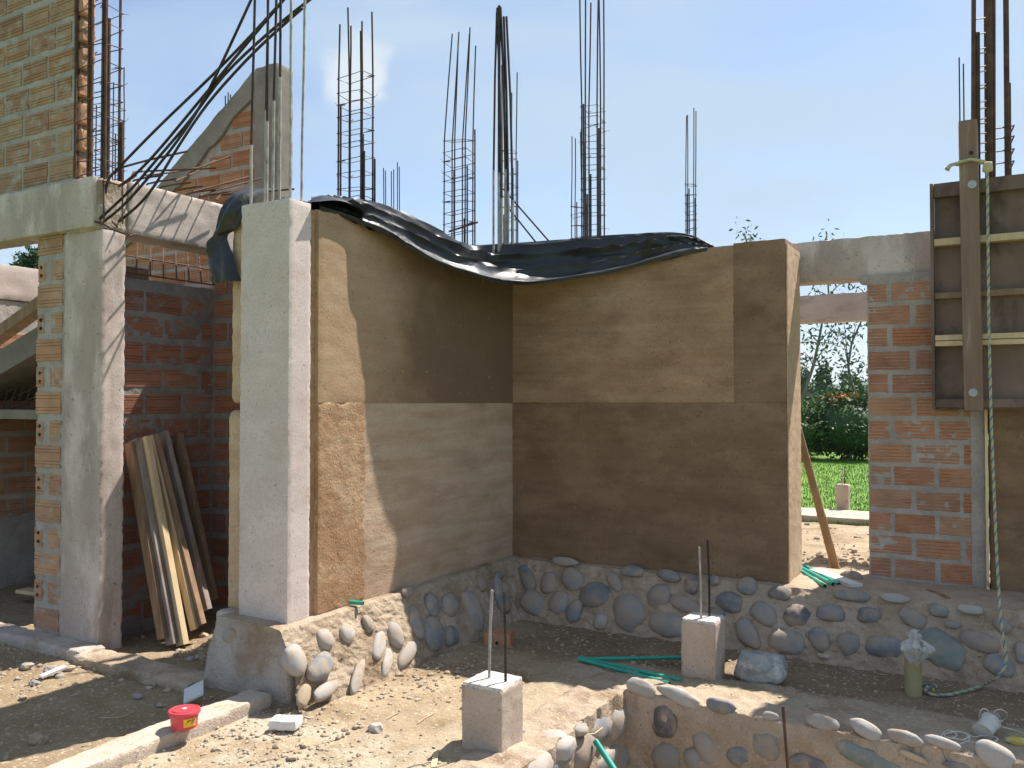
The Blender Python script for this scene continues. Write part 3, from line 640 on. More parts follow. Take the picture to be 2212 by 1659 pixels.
# ------------------------------------------------------------------ stone foundations
def foundation(name, label, path, zt, zb, n_out, bulge, mat, stones, place, seed, loc, back=.25):
    pass
def strip_mesh(f, u0, u1, v0, v1, step):
    nu = max(2, int(abs(u1-u0)/step)); nv = max(2, int(abs(v1-v0)*1.4/step))
    U, W = np.meshgrid(np.linspace(u0, u1, nu+1), np.linspace(v0, v1, nv+1)); P = f(U.ravel(), W.ravel())
    i, j = np.meshgrid(np.arange(nu), np.arange(nv)); a = (j*(nu+1)+i).ravel(); F = np.stack([a, a+1, a+nu+2, a+nu+1], 1); return P, F
def embed(parent, pts, to_w, n, up, seed0, default='stone_grey', k=3.687, depth=.70, scale=1.0):
    """pts: (ox,oy,zx,zy,w,h,ang,mat) in a zoomed crop; to_w maps display px -> world on the face; n outward"""
    n = Vector(n).normalized(); up = Vector(up); s = up.cross(n).normalized(); v = n.cross(s)
    for i, (ox, oy, zx, zy, w, h, ang, mt) in enumerate(pts):
        kk = 3.95 if (ox, oy) == (1340, 1480) else k
        D = lambda x, y: ((ox+x/kk)/1.085, (oy+y/kk)/1.085)
        c = Vector(to_w(*D(zx, zy))); e1 = Vector(to_w(*D(zx+20, zy))); e2 = Vector(to_w(*D(zx, zy+20)))
        pu = (e1-c).length/20; pv = (e2-c).length/20
        kx = 1/math.sqrt(1-min(.8, depth)**2)*.82; a = w*pu/2*scale*kx; b = h*pv/2*scale*kx; c_ = min(a, b)*.62
        P, F = stone_geo((a, b, c_), seed0+i*3, sub=3, rough=.34 if mt in ('stone_dark',) else .26)
        th = math.radians(ang); ca, sa = math.cos(th), math.sin(th)
        q = np.stack([P[:, 0]*ca-P[:, 1]*sa, P[:, 0]*sa+P[:, 1]*ca, P[:, 2]], 1)
        W = q[:, 0:1]*np.array(s)+q[:, 1:2]*np.array(v)+q[:, 2:3]*np.array(n)
        off = c_*(.52-depth*1.0)*1.0
        mesh('stone', W+np.array(c)-np.array(n)*(c_*depth-.012), F, mt, parent, 2)
B, Gy, Pa, Pk, Dk, Tn, Te = 'stone_blue', 'stone_grey', 'stone_pale', 'stone_pink', 'stone_dark', 'stone_tan', 'stone_teal'
def found_far():
    t = thing('stone_foundation', 'low foundation of round grey and blue cobbles under the earth wall facing the camera', 'foundation', (-2, 6.4, -.45))
    def f(u, w):   # u: x, w: 0 top-back .. 1 bottom
        # profile: top flat from y=7.06 to 6.5 then sloping down to y=6.12
        y = np.where(w < .3, 7.3-(7.3-6.50)*w/.3, 6.50-(w-.3)/.7*.38); z = np.where(w < .3, .012, .012-(w-.3)/.7*.64)
        P = np.stack([u, y, z], 1); ns = fbm(P, 6, 4, 61)*.016+fbm(P, 20, 4, 62, .6)*.030
        front = sm(.22, .32, w); P[:, 1] -= ns*front; P[:, 2] += ns*.35*sm(.05, .2, w) - .018*sm(.2, .32, w)*(1-sm(.32, .5, w))
        return P
    P, F = strip_mesh(f, XW-.3, 2.4, 0, 1, .02)
    P2, F2 = strip_mesh(lambda u, w: f(u, w), -3.9, 2.4, 0, 1, .015)
    mesh('mortar', P2, F2, 'mortar_brown', t, True)
    A = (1100, 1250); C3 = (1400, 1250); R = (1800, 1350)
    S = [(*A, 495, 385, 230, 95, -50, B), (*A, 680, 420, 130, 160, 0, Pk), (*A, 885, 390, 210, 160, -30, Gy), (*A, 540, 590, 230, 180, -20, Gy),
         (*A, 765, 590, 145, 170, 0, Gy), (*A, 905, 670, 120, 170, 0, B), (*A, 1075, 530, 240, 205, 0, B), (*A, 1375, 675, 310, 250, -42, Gy),
         (*A, 1250, 420, 150, 90, -50, Gy), (*A, 1410, 330, 200, 85, 0, B), (*A, 1725, 365, 200, 85, -10, B), (*A, 1635, 540, 190, 190, 0, Gy),
         (*A, 1860, 610, 240, 120, -15, Pk), (*A, 1710, 785, 315, 165, -12, Gy), (*A, 2110, 405, 90, 70, 0, B), (*A, 1130, 755, 115, 110, 0, Pa),
         (*A, 820, 240, 210, 60, 0, Gy), (*A, 2130, 690, 140, 100, 0, B), (*A, 1920, 435, 100, 140, 0, Dk),
         (*C3, 1140, 595, 235, 150, -20, B), (*C3, 1290, 455, 150, 140, 0, B), (*C3, 1580, 515, 175, 120, 0, B), (*C3, 1435, 690, 240, 170, -35, Gy),
         (*C3, 1300, 860, 250, 150, -50, Gy), (*C3, 1720, 710, 200, 170, -10, Dk), (*C3, 1635, 930, 290, 180, -5, Gy), (*C3, 1915, 905, 195, 145, -55, B),
         (*C3, 2010, 690, 230, 130, 0, B), (*R, 875, 335, 185, 130, 0, B), (*R, 1245, 360, 240, 130, -28, Gy), (*R, 1475, 297, 160, 105, 0, Te),
         (*R, 1750, 287, 200, 70, 0, Pa), (*R, 695, 575, 195, 180, 0, Gy), (*R, 1000, 605, 290, 165, 5, B), (*R, 1500, 630, 440, 250, -33, Te),
         (*R, 1825, 560, 320, 165, -12, Pk), (*R, 2022, 425, 150, 110, -50, Gy), (*R, 1990, 770, 260, 160, -25, B), (*R, 1090, 190, 240, 65, 0, Pa),
         (*R, 730, 170, 300, 85, 0, B), (*R, 2190, 660, 100, 160, 0, Gy), (*R, 480, 692, 100, 40, 0, Pa), (*R, 1590, 420, 130, 60, 0, Gy)]
    n = (0, -.62, .38*1.0); nn = Vector(n).normalized()
    embed(t, S, lambda x, y: atpl(x, y, (0, 6.488, .014), nn), nn, (0, 0, 1), 100)
found_far()
def found_left():
    t = thing('stone_foundation', 'low foundation of pale and blue cobbles under the sunlit earth wall beside the column', 'foundation', (-3.7, 5.2, -.45))
    def f(u, w):   # u: y
        x = np.where(w < .2, -4.3+(.55)*w/.2, -3.75+(w-.2)/.8*.30); z = np.where(w < .2, .014, .014-(w-.2)/.8*.62)
        x = x - .10*sm(4.3, 3.7, u)*sm(.3, 1, w)
        P = np.stack([x, u, z], 1); ns = fbm(P, 7, 4, 65)*.020+fbm(P, 26, 4, 66, .6)*.017; fr = sm(.12, .24, w)
        P[:, 0] += ns*fr; P[:, 2] += .3*ns*sm(.02, .1, w) - .02*(1-sm(.2, .5, w))*fr
        return P
    mesh('mortar', *strip_mesh(f, 3.74, 6.6, 0, 1, .013), 'mortar_earth', t, True)
    O = (500, 1350); A = (1100, 1250)
    S = [(*O, 722, 725, 175, 265, 8, Pa), (*O, 940, 780, 235, 200, 20, B), (*O, 975, 545, 130, 175, 0, Pa), (*O, 1165, 490, 115, 150, 0, Pa),
         (*O, 1345, 415, 75, 145, 0, Gy), (*O, 1435, 600, 200, 120, 45, Pa), (*O, 1582, 505, 110, 235, 0, Pa), (*O, 1765, 400, 105, 260, -8, B),
         (*O, 1905, 485, 185, 290, -15, B), (*O, 2060, 515, 140, 165, 0, B), (*O, 1685, 675, 215, 125, 25, Gy), (*O, 1500, 750, 165, 105, 42, Pa),
         (*O, 1250, 868, 245, 95, 42, Pa), (*O, 965, 1000, 225, 105, 8, Pa), (*O, 785, 1035, 175, 130, 45, Tn), (*O, 2050, 245, 135, 185, 0, Gy),
         (*O, 1905, 245, 100, 185, -20, B), (*O, 1685, 132, 100, 75, 0, Gy), (*A, 35, 650, 130, 330, 0, Gy), (*A, 250, 470, 170, 85, 60, B),
         (*A, 300, 600, 105, 190, 0, B), (*A, 110, 432, 80, 110, 0, Pk), (*A, 262, 362, 50, 65, 0, B)]
    nn = Vector((.60, 0, .30)).normalized()
    embed(t, S, lambda x, y: atpl(x, y, (-3.742, 0, .02), nn), nn, (0, 0, 1), 300, depth=.62)
    S = [(*O, 150, 545, 125, 150, 0, Gy), (*O, 138, 790, 105, 210, 0, Te)]
    embed(t, S, lambda x, y: aty(x, y, 3.83), (0, -1, 0), (0, 0, 1), 350, depth=.78)
found_left()
def pit_wall():
    t = thing('stone_retaining_wall', 'rough stone wall lining the pit at the lower right, boulders set in mud mortar', 'wall', (-1.0, 5.0, -1.45))
    def topn(P):
        k = P[:, 2] > -.6; Q = P.copy(); Q[:, 2] = 0
        g_ = gh(P[:, 0], P[:, 1]); P[:, 2] = np.where(P[:, 2] > -.46, g_+.012+(P[:, 2]+.43)*.6, P[:, 2]); return P
    P = rbox((-2.35, 4.87, -1.5), (2.4, 5.15, -.43), .02, .034, 13, .04, .03, 71, disp=topn, big=.02, bigf=3); mesh('mortar', *P, 'mortar_brown', t, True)
    P = rbox((-2.35, .6, -1.5), (-2.03, 4.9, -.43), .022, .034, 13, .04, .03, 72, disp=topn, big=.02, bigf=3); mesh('mortar', *P, 'mortar_earth', t, True)
    E = (1340, 1480); R = (1800, 1350); O = (1000, 1350)
    S = [(*E, 640, 515, 240, 90, -8, Pa), (*E, 1000, 595, 330, 80, -14, Pa), (*E, 1380, 690, 220, 120, 0, B), (*E, 850, 840, 230, 290, 0, Dk),
         (*E, 870, 1180, 270, 260, 0, Gy), (*E, 1250, 1110, 300, 190, -55, Gy), (*E, 1130, 1190, 170, 200, 0, Gy), (*E, 1540, 1150, 190, 170, 0, B),
         (*E, 1790, 1080, 290, 240, -40, Te), (*E, 2120, 1210, 190, 110, 0, B), (*R, 480, 1255, 240, 75, -8, Pa), (*R, 850, 1315, 240, 75, -18, Pa),
         (*R, 1190, 1390, 250, 75, -8, Pa), (*R, 1510, 1430, 230, 55, -8, Pa), (*R, 1960, 1530, 310, 130, -20, Pa),
         (*R, 360, 1630, 290, 130, -12, Dk), (*R, 830, 1570, 520, 170, -15, Te), (*R, 1260, 1562, 240, 50, -15, Tn), (*R, 1640, 1640, 210, 60, 0, B), (*R, 20, 1200, 110, 45, 0, Pa)]
    S2 = [(a, b, c, d, w, h, an, m) for (a, b, c, d, w, h, an, m) in S if m != Pa]; SP = [(a, b, c, d+12, w*1.05, h*1.45, an, m) for (a, b, c, d, w, h, an, m) in S if m == Pa]
    embed(t, S2, lambda x, y: aty(x, y, 4.87), (0, -1, 0), (0, 0, 1), 400, depth=.7)
    embed(t, SP, lambda x, y: aty(x, y, 4.885), (0, -1, .35), (0, 0, 1), 430, depth=.72, scale=1.0)
    # deeper boulders below, out of the photograph's frame
    S = [(*O, 1370, 1535, 175, 270, 0, Pk), (*O, 1515, 1335, 160, 190, 0, B), (*O, 1655, 1270, 135, 280, 0, Gy), (*O, 1540, 1600, 210, 150, 0, Gy), (*O, 1180, 1620, 150, 150, 0, B), (*O, 1720, 1560, 90, 180, 0, B)]
    embed(t, S, lambda x, y: atx(x, y, -2.03), (1, 0, 0), (0, 0, 1), 460, depth=.7)
    S = [(*O, 1100, 1400, 270, 130, 5, Pa), (*O, 900, 1570, 280, 150, 10, Pa), (*O, 1580, 1040, 120, 110, 0, Tn), (*O, 1300, 1290, 140, 60, 20, Gy)]
    embed(t, S, lambda x, y: atz(x, y, -.42), (0, 0, 1), (0, 1, 0), 480, depth=.8)
    rr = random.Random(3)
    for k in range(14):
        x = rr.uniform(-1.9, 1.6); z = rr.uniform(-1.35, -1.12); P, F = stone_geo((rr.uniform(.09, .16), .07, rr.uniform(.07, .11)), 500+k, sub=2)
        mesh('stone', P+np.array([x, 4.86, z]), F, rr.choice([Gy, B, Te]), t, True)
pit_wall()

# ------------------------------------------------------------------ pedestals
def pedestal(x0, y0, w, z0, z1, label, bars, top='pedestal_top', seed=80):
    t = thing('concrete_pedestal', label, 'pedestal', (x0+w/2, y0+w/2, z0), 'short concrete pedestals with bars')
    P = rbox((x0, y0, z0-.1), (x0+w, y0+w, z1-.008), .012, .004, 12, .009, .016, seed, big=.003); mesh('shaft', *P, 'pedestal', t, True)
    P = rbox((x0+.004, y0+.004, z1-.03), (x0+w-.004, y0+w-.004, z1+.004), .012, .006, 22, .008, .008, seed+1); mesh('cap', *P, top, t, True)
    for k, (x, y, h, lx, ly) in enumerate(bars):
        pts = [(x, y, z1-.02), (x+lx*.3+.002, y, z1+h*.5), (x+lx, y+ly, z1+h)]
        # ribbed bar
        n = 46; Q = []; rs = []
        for i in range(n+1):
            s = i/n*2; a, b, c = (pts[0], pts[1], s) if s < 1 else (pts[1], pts[2], s-1)
            Q.append(Vector(a).lerp(Vector(b), min(1, c))); rs.append(.0082 if i % 2 else .0066)
        mesh('rebar', *tube(Q, rs, 7), 'rebar_lime' if k % 2 == 0 else 'rebar', t, True)
pedestal(-2.432, 3.675, .236, -.44, -.075, 'concrete pedestal nearest the camera, two ribbed bars standing up from it', [(-2.34, 3.80, .455, .012, .01), (-2.235, 3.79, .46, -.01, 0)])
pedestal(-1.85, 5.365, .225, -.44, -.045, 'concrete pedestal with two close bars beside the big grey rock', [(-1.735, 5.43, .46, -.01, 0), (-1.70, 5.50, .50, -.012, 0)], seed=84)
def ped3():
    c = atz(1818, 1100, -.36); w = .16*c[1]/13
    x0 = c[0]-.085; y0 = c[1]
    pedestal(x0, y0, .19, -.37, .03, 'small far concrete pedestal standing on the kerb by the lawn', [(x0+.09, y0+.08, .28, 0, 0), (x0+.12, y0+.1, .30, 0, 0)], top='pedestal', seed=88)
ped3()
def kerbs():
    a = atz(1730, 1128, -.42)
    P = rbox((-9, 13.42, -.6), (8, 13.75, -.30), .08, .008, 5, .02, .01, 91); mesh('kerb', *P, 'pedestal', None, True)
    o = bpy.data.objects[-1] if False else None
kerb = mesh('concrete_kerb', *rbox((-7, 13.55, -.6), (7, 14.6, -.36), .12, .008, 5, .02, .01, 91), 'pedestal', None, True, ('upper pale concrete kerb step at the edge of the lawn', 'kerb', 'concrete kerb steps by the lawn'))
kerb2 = mesh('concrete_kerb', *rbox((-7, 13.0, -.6), (7, 13.5, -.47), .12, .008, 5, .02, .01, 92), 'pedestal', None, True, ('lower pale concrete kerb step next to the bare earth', 'kerb', 'concrete kerb steps by the lawn'))

# ------------------------------------------------------------------ left building
def left_pillar():
    t = thing('concrete_pillar', 'grey weathered concrete pillar with a brick edge on its left, carrying two beams', 'column', (-5.9, 3.95, -.45))
    P = rbox((-6.10, 3.845, -.55), (-5.648, 4.04, 2.61), .02, .003, 9, .008, .018, 101, big=.004); mesh('shaft', *P, 'concrete_old', t, True)
    P = stone_geo((.06, .08, .10), 6, rough=.4)
left_pillar()
def left_beams():
    P = rbox((-8.2, 3.80, 2.622), (-5.70, 4.03, 2.995), .025, .004, 8, .01, .02, 104, big=.006)
    mesh('concrete_beam', *P, 'concrete_old', None, True, ('grey concrete beam running left from the pillar top under the upper brick wall', 'beam', 'concrete beams on the left building'))
    P = rbox((-5.95, 4.06, 2.61), (-5.648, 5.30, 3.005), .022, .004, 8, .01, .02, 105, big=.006)
    mesh('concrete_beam', *P, 'concrete_beam', None, True, ('sunlit concrete beam from the pillar towards the black plastic, streaked by bar shadows', 'beam', 'concrete beams on the left building'))
    P = rbox((-6.10, 3.83, 2.60), (-5.655, 4.065, 2.985), .018, .012, 9, .03, .03, 106, big=.02)
    mesh('beam_joint', *P, 'concrete_rough', None, True, ('broken concrete joint with snapped bars on top of the left pillar', 'concrete joint'))
left_beams()
def brick_strip():
    t = thing('brick_wall', 'narrow pale brick edge on the left of the concrete pillar', 'wall', (-6.28, 3.95, -.4))
    P = rbox((-6.465, 3.864, -.5), (-6.10, 4.02, 2.62), .014, .013, 20, .004, .01, 111); mesh('mortar', *P, 'mortar_grey', t, True)
    rr = random.Random(8); z = -.36; k = 0
    while z < 2.5:
        if k % 2 == 0:
            lay(t, (-6.475, 3.872), 'x', .2, .165, z, [[(0, .345)]], 'brick_pale', ng=4, proud=.014, r=rr)
        else:
            h = lay(t, (-6.475, 3.872), 'x', .2, .155, z, [[(0.0, .125), (.175, .345)]], 'brick_pale', ng=4, proud=.012, r=rr)
            for dz in (.045, .11):
                V, F = tube([(-6.475+.06, 3.87, z+dz), (-6.475+.06, 3.8555, z+dz)], .014, 8); mesh('brick_hole', V, F, 'hole', t)
        z += .203; k += 1
brick_strip()
def upper_bricks():
    t = thing('brick_wall', 'upper orange brick wall with a broken toothed end at the top left corner', 'wall', (-7, 3.95, 3.0))
    P = rbox((-8.2, 3.856, 2.99), (-6.02, 4.0, 4.9), .015, .011, 18, .004, .0, 121); mesh('mortar', *P, 'mortar_grey', t, True)
    rr = random.Random(12); rows = []
    for k in range(9):
        off = .17 if k % 2 else 0.0; row = []; u = 2.20-off*.0
        end = 2.20 - (.03 if k % 2 else 0) + rr.uniform(-.015, .015)
        first = .21 if k % 2 else .33; row.append((end-first, end)); e = end-first
        while e > .1: row.append((max(0, e-.34), e)); e -= .34
        rows.append(row)
    lay(t, (-8.2, 3.86), 'x', .205, .160, 3.03, rows, 'brick_orange', ng=4, proud=.01, r=rr)
    # broken end face
    for k in range(9):
        z = 3.02+.205*k; w = rr.uniform(.05, .11)
        P = rbox((-6.03, 3.872, z+.01), (-6.0+w*.35, 3.99, z+.175), .014, .012, 26, .01, .02, 130+k); mesh('broken_brick', *P, 'brick_pale', t, True)
upper_bricks()
def alcove():
    X1, Y1 = -5.93, 5.08
    t = thing('brick_wall', 'shaded red brick wall behind the leaning planks', 'wall', (X1-.1, 4.5, -.4))
    P = rbox((X1-.25, 4.045, -.5), (X1+.004, Y1+.02, 2.33), .016, .013, 18, .004, .01, 141); mesh('mortar', *P, 'mortar_alcove_shade', t, True)
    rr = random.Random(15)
    lay(t, (X1, 4.045), 'y', .203, .155, -.36, running(1.03, .36, .5, 13), 'brick_alcove_shade', ng=4, proud=.008, r=rr)
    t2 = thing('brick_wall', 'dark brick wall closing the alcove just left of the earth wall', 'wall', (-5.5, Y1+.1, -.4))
    P = rbox((X1, Y1, -.5), (-5.16, Y1+.2, 2.60), .02, .010, 16, .004, .008, 142); mesh('mortar', *P, 'mortar_alcove_shade', t2, True)
    lay(t2, (X1+.015, Y1), 'x', .203, .155, -.36, running(.75, .36, .5, 14), 'brick_alcove_shade', ng=4, proud=.008, r=rr)
alcove()
def rebar_mesh(name, label, org, ua, ub, na, nb, r, tagcat):
    t = thing(name, label, tagcat, org); o = Vector(org); ua = Vector(ua); ub = Vector(ub)
    for i in range(na):
        p = o + ua*(i/(na-1)); mesh('bar', *tube([p, p+ub*.5+Vector((0, 0, .004)), p+ub], r, 5), 'rebar_rust', t, True)
    for j in range(nb):
        p = o + ub*(j/(nb-1)); mesh('bar', *tube([p, p+ua], r, 5), 'rebar_rust', t, True)
    return t
rebar_mesh('rebar_mesh', 'rusty bar mesh slanting under the sunlit beam, above the shaded bricks', (-5.90, 4.06, 2.36), (.0, 1.0, .0), (-.40, .30, .34), 9, 3, .007, 'rebar mesh')
def slab_left():
    # slot beam and white board above the alcove wall
    mesh('timber_beam', *rbox((-6.35, 4.05, 2.335), (-6.0, 4.5, 2.42), .05, .003, 6, .005), 'wood_brown', None, False, ('dark timber wedged above the alcove brick wall under the bar mesh', 'beam'))
    mesh('white_board', *rbox((-6.37, 4.05, 2.425), (-6.0, 4.52, 2.45), .05, .002, 6, .004), 'white_paint', None, False, ('pale board lying on the dark timber under the sunlit beam', 'board'))
slab_left()
def left_room():
    X = -8.5; Dz = lambda dx, dy: atx(dx, dy, X)[2]
    t = thing('brick_wall', 'sunlit brick wall seen behind the stair mesh at the left edge', 'wall', (X-.1, 6, -.4))
    zt = Dz(30, 650)
    P = rbox((X-.2, 3.9, -.5), (X, 9.0, zt), .06, .005, 12, .006, .01, 151); mesh('mortar', *P, 'mortar_grey', t, True)
    lay(t, (X, 4.6), 'y', .203, .155, .25, running(2.2, .36, .5, 9), 'brick_pale', ng=4, proud=.01, r=random.Random(2))
    P = rbox((X-.25, 3.9, zt+.002), (X+.02, 9.0, Dz(30, 574)), .04, .006, 8, .01, .02, 152)
    mesh('concrete_beam', *P, 'concrete', None, True, ('far pale concrete beam at the left edge with sky above it', 'beam', 'concrete beams on the left building'))
    Y = 4.30
    def inclined(name, mat, p0, p1, thick, w, lab, cat, ext=1.0):
        a = Vector(aty(*p0, Y)); b = Vector(aty(*p1, Y)); d = (b-a); a = a-d*ext*2.5; b = b+d*ext*.6
        mesh(name, *beambox((a.x, Y+w/2, a.z), (b.x, Y+w/2, b.z), w, thick), mat, None, False, (lab, cat))
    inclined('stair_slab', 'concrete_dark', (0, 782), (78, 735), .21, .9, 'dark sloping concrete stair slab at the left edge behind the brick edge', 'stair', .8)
    inclined('timber_beam', 'wood_brown', (0, 712), (78, 655), .10, .12, 'weathered timber sloping up above the stair slab at the left edge', 'beam', .8)
    a = aty(-60, 890, 4.45); b = aty(85, 800, 4.45)
    rebar_mesh('rebar_mesh', 'rusty bar mesh sloping below the stair slab at the left edge', (a[0], 4.45, a[2]-.25), (b[0]-a[0], .1, b[2]-a[2]), (.05, .1, .42), 10, 5, .006, 'rebar mesh')
    zb = aty(40, 884, 4.6)[2]
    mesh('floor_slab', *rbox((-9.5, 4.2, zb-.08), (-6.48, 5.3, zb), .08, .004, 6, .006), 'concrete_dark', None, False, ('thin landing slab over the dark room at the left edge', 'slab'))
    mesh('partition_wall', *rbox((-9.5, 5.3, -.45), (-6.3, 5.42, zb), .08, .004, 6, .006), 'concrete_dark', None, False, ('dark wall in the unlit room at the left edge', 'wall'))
    P = beambox((-7.8, 4.55, -.36), (-6.3, 4.50, -.30), .12, .03); mesh('plank', *P, 'wood_pale', None, False, ('pale plank lying in the dark room behind the brick edge', 'plank'))
left_room()
def gable():
    Y = 6.4
    t = thing('gable_wall', 'brick gable with a sloping concrete edge rising to a corner column, beyond the left beam', 'wall', (-7.6, Y+.1, 2.0))
    q = lambda x, y: aty(x, y, Y)
    a = q(345, 402); b = q(560, 150); c = q(600, 145); xr = q(590, 300)[0]; xl = q(545, 300)[0]
    slope = (b[2]-a[2])/(b[0]-a[0]); zt = b[2]
    # infill
    th = .14
    def slab(pts, y0, y1, mat, name, parent, amp=.0):
        n = len(pts); V = [(p[0], y0, p[1]) for p in pts]+[(p[0], y1, p[1]) for p in pts]
        F = [list(range(n)), list(range(n, 2*n))[::-1]]+[[k, n+k, n+(k+1) % n, (k+1) % n] for k in range(n)]
        F = [f[::-1] for f in F] if False else F
        return mesh(name, V, F, mat, parent)
    x0 = a[0]-1.2; z0 = a[2]-1.2*slope
    slab([(x0, 1.2), (xl+.06, 1.2), (xl+.06, zt-.22), (x0, max(1.3, z0-.22))], Y+.03, Y+.17, 'mortar_grey', 'mortar', t)
    # sloping concrete edge, jagged underside
    n = 40; T = []; Bt = []
    for k in range(n+1):
        s = k/n; x = x0+(xl+.02-x0)*s; z = z0+(zt-z0)*s
        r_ = vnoise(np.array([[x*9, 0, 3.]]), 1, 2)[0]; T.append((x, z+.012*vnoise(np.array([[x*14, 0, 8.]]), 1, 5)[0])); Bt.append((x, z-.27-.03*r_))
    pts = T + Bt[::-1]; V = [(p[0], Y-.01, p[1]) for p in pts]+[(p[0], Y+.21, p[1]) for p in pts]; m_ = len(pts)
    F = []
    for k in range(n):
        i, j = k, 2*n+1-k; F.append([i, i+1, j-1, j][::-1]); F.append([m_+i, m_+i+1, m_+j-1, m_+j])
    F += [[k, m_+k, m_+(k+1) % m_, (k+1) % m_] for k in range(m_)]
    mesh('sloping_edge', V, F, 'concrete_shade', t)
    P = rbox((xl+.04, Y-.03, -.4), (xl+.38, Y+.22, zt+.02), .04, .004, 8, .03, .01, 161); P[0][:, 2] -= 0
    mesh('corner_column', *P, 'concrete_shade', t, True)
    def clip(u, z):
        x = x0+u; return z+.1 < z0+(zt-z0)*(x-.10-x0)/(xl-x0)-.14
    lay(t, (x0, Y+.03), 'x', .203, .155, 1.25, running(xl-x0+.03, .36, .5, 22), 'brick_red', ng=4, proud=.01, r=random.Random(9), clip=clip)
    for k, (dx, dy) in enumerate(((487, 207), (493, 200), (498, 204))):
        p = aty(dx, dy, Y+.1); mesh('rebar', *tube([(p[0], p[1], p[2]-.6), tuple(p)], .007, 5), 'rebar', t, True)
gable()

# ------------------------------------------------------------------ rebar cages
def cage(label, cx, cy, wx, wy, nx, ny, z0, zt, ties, r=.009, tops=None, lean=(0, 0), splice=True, seed=0, rt=.0045, mat='rebar', group='rebar cages standing above the walls', base=True):
    """nx x ny bars on the perimeter; ties: (zlo, zhi, n)"""
    r = r*.8; rt = rt*.85; rr = random.Random(seed); t = thing('rebar_cage', label, 'rebar cage', (cx, cy, z0), group)
    pos = []
    for i in range(nx):
        for j in range(ny):
            if 0 < i < nx-1 and 0 < j < ny-1: continue
            pos.append((cx-wx/2+wx*i/(nx-1), cy-wy/2+wy*j/(ny-1)))
    for k, (x, y) in enumerate(pos):
        top = zt + rr.uniform(-.25, .1) if tops is None else tops[k % len(tops)]
        zb = ties[1]; f = (top-zb)
        ex = x + lean[0]*f + rr.uniform(-.02, .02)*max(0, f); ey = y + lean[1]*f + rr.uniform(-.02, .02)*max(0, f)
        pts = [(x, y, z0), (x+rr.uniform(-.003, .003), y, (z0+zb)/2), (x, y, min(zb, top))]
        if top > zb: pts += [((x+ex)/2+rr.uniform(-.004, .004), (y+ey)/2, (zb+top)/2), (ex, ey, top)]
        mesh('bar', *tube(pts, r, 6), mat, t, True)
        if splice and rr.random() < .7:
            zz = rr.uniform(ties[0]+.25*(zb-ties[0]), zb+.12); mesh('splice_bar', *tube([(x+.02, y+.012, z0), (x+.019, y+.01, zz)], r*1.15, 6), mat, t, True)
    a, b, n = ties
    for k in range(n):
        z = a+(b-a)*k/(n-1)+rr.uniform(-.02, .02); e = r+rt; tl = rr.uniform(-.03, .03); tl2 = rr.uniform(-.03, .03)
        x0, x1, y0, y1 = cx-wx/2-e, cx+wx/2+e, cy-wy/2-e, cy+wy/2+e
        P = [(x0, y0, z), (x1, y0, z+tl), (x1, y1, z+tl+tl2), (x0, y1, z+tl2)]
        c = k % 4; P = P[c:]+P[:c]; hk = Vector(P[0]).lerp(Vector(P[2]), .22); hk2 = Vector(P[0]).lerp(Vector(P[2]), .2)+Vector((.01, .01, .012))
        wire = Vector(P[0])+Vector((rr.uniform(-.05, .05), rr.uniform(-.05, .02), rr.uniform(-.02, .05)))
        mbb = MB(); mbb.add(*tube([tuple(hk)]+P+[P[0], tuple(hk2)], rt, 4)); mbb.add(*tube([P[0], tuple(wire)], .0018, 3)); mbb.add(*tube([P[1], tuple(Vector(P[1])+Vector((rr.uniform(-.04, .06), 0, rr.uniform(-.03, .04))))], .0018, 3))
        mbb.build('tie', mat, t, True)
    if base:
        mesh('column_stub', *rbox((cx-wx/2-.06, cy-wy/2-.06, -.45), (cx+wx/2+.06, cy+wy/2+.06, z0+.05), .1, .003, 8, .01, .0, 3), 'concrete', t, True)
    return t
def cag_at(dx, depth):
    d = ray(dx, 829.5); return d[0]*depth, d[1]*depth
def zat(dx, dy, depth): return CE[2]+ray(dx, dy)[2]*depth
# A
x, y = cag_at(766, 8.4); cage('tall dark bar cage right of the front column, bars leaving the picture at the top', x, y, .30, .16, 3, 2, 1.9, 5.3, (zat(766, 440, 8.4)-.1, zat(766, 163, 8.4), 11), seed=1, r=.011)
x, y = cag_at(990, 9.2); cage('bar cage fanning out at the top, behind the middle of the black plastic', x, y, .27, .15, 3, 2, 1.9, 5.0, (zat(990, 530, 9.2), zat(985, 300, 9.2), 11), tops=[zat(1000, 67, 9.2), zat(1000, 52, 9.2), zat(1000, 88, 9.2), zat(1000, 62, 9.2), zat(1000, 66, 9.2), zat(1000, 95, 9.2)], lean=(.05, .01), seed=2, r=.009)
def bundle():
    t = thing('rebar_bundle', 'tight bundle of long straight bars rising from the wall corner above the sagging plastic', 'rebar', (-4.05, 6.9, 2.3), 'loose upright bars')
    spec = [(1066, 520, 1073, 18, .010), (1078, 522, 1078, 4, .014), (1083, 522, 1074, 9, .012), (1092, 520, 1081, 7, .012), (1098, 520, 1088, 28, .011), (1108, 520, 1094, 28, .011)]
    for a, b, c, d, r in spec:
        p0 = np.array([*cag_at(a, 7.9), 0]); p1 = np.array([*cag_at(c, 7.9), 0])
        z0 = 2.2; z1 = zat(c, d, 7.9); zm = zat(a, 400-(a*7 % 90), 7.9)
        mesh('bar', *tube([(p0[0], p0[1], z0), (p0[0], p0[1], zm-.2)], r*1.05, 6), 'rebar_lime', t, True)
        mesh('bar', *tube([(p0[0], p0[1], zm-.25), (p0[0]*.6+p1[0]*.4, p0[1]*.6+p1[1]*.4, (zm+z1)/2), (p1[0], p1[1], z1)], r, 6), 'rebar', t, True)
bundle()
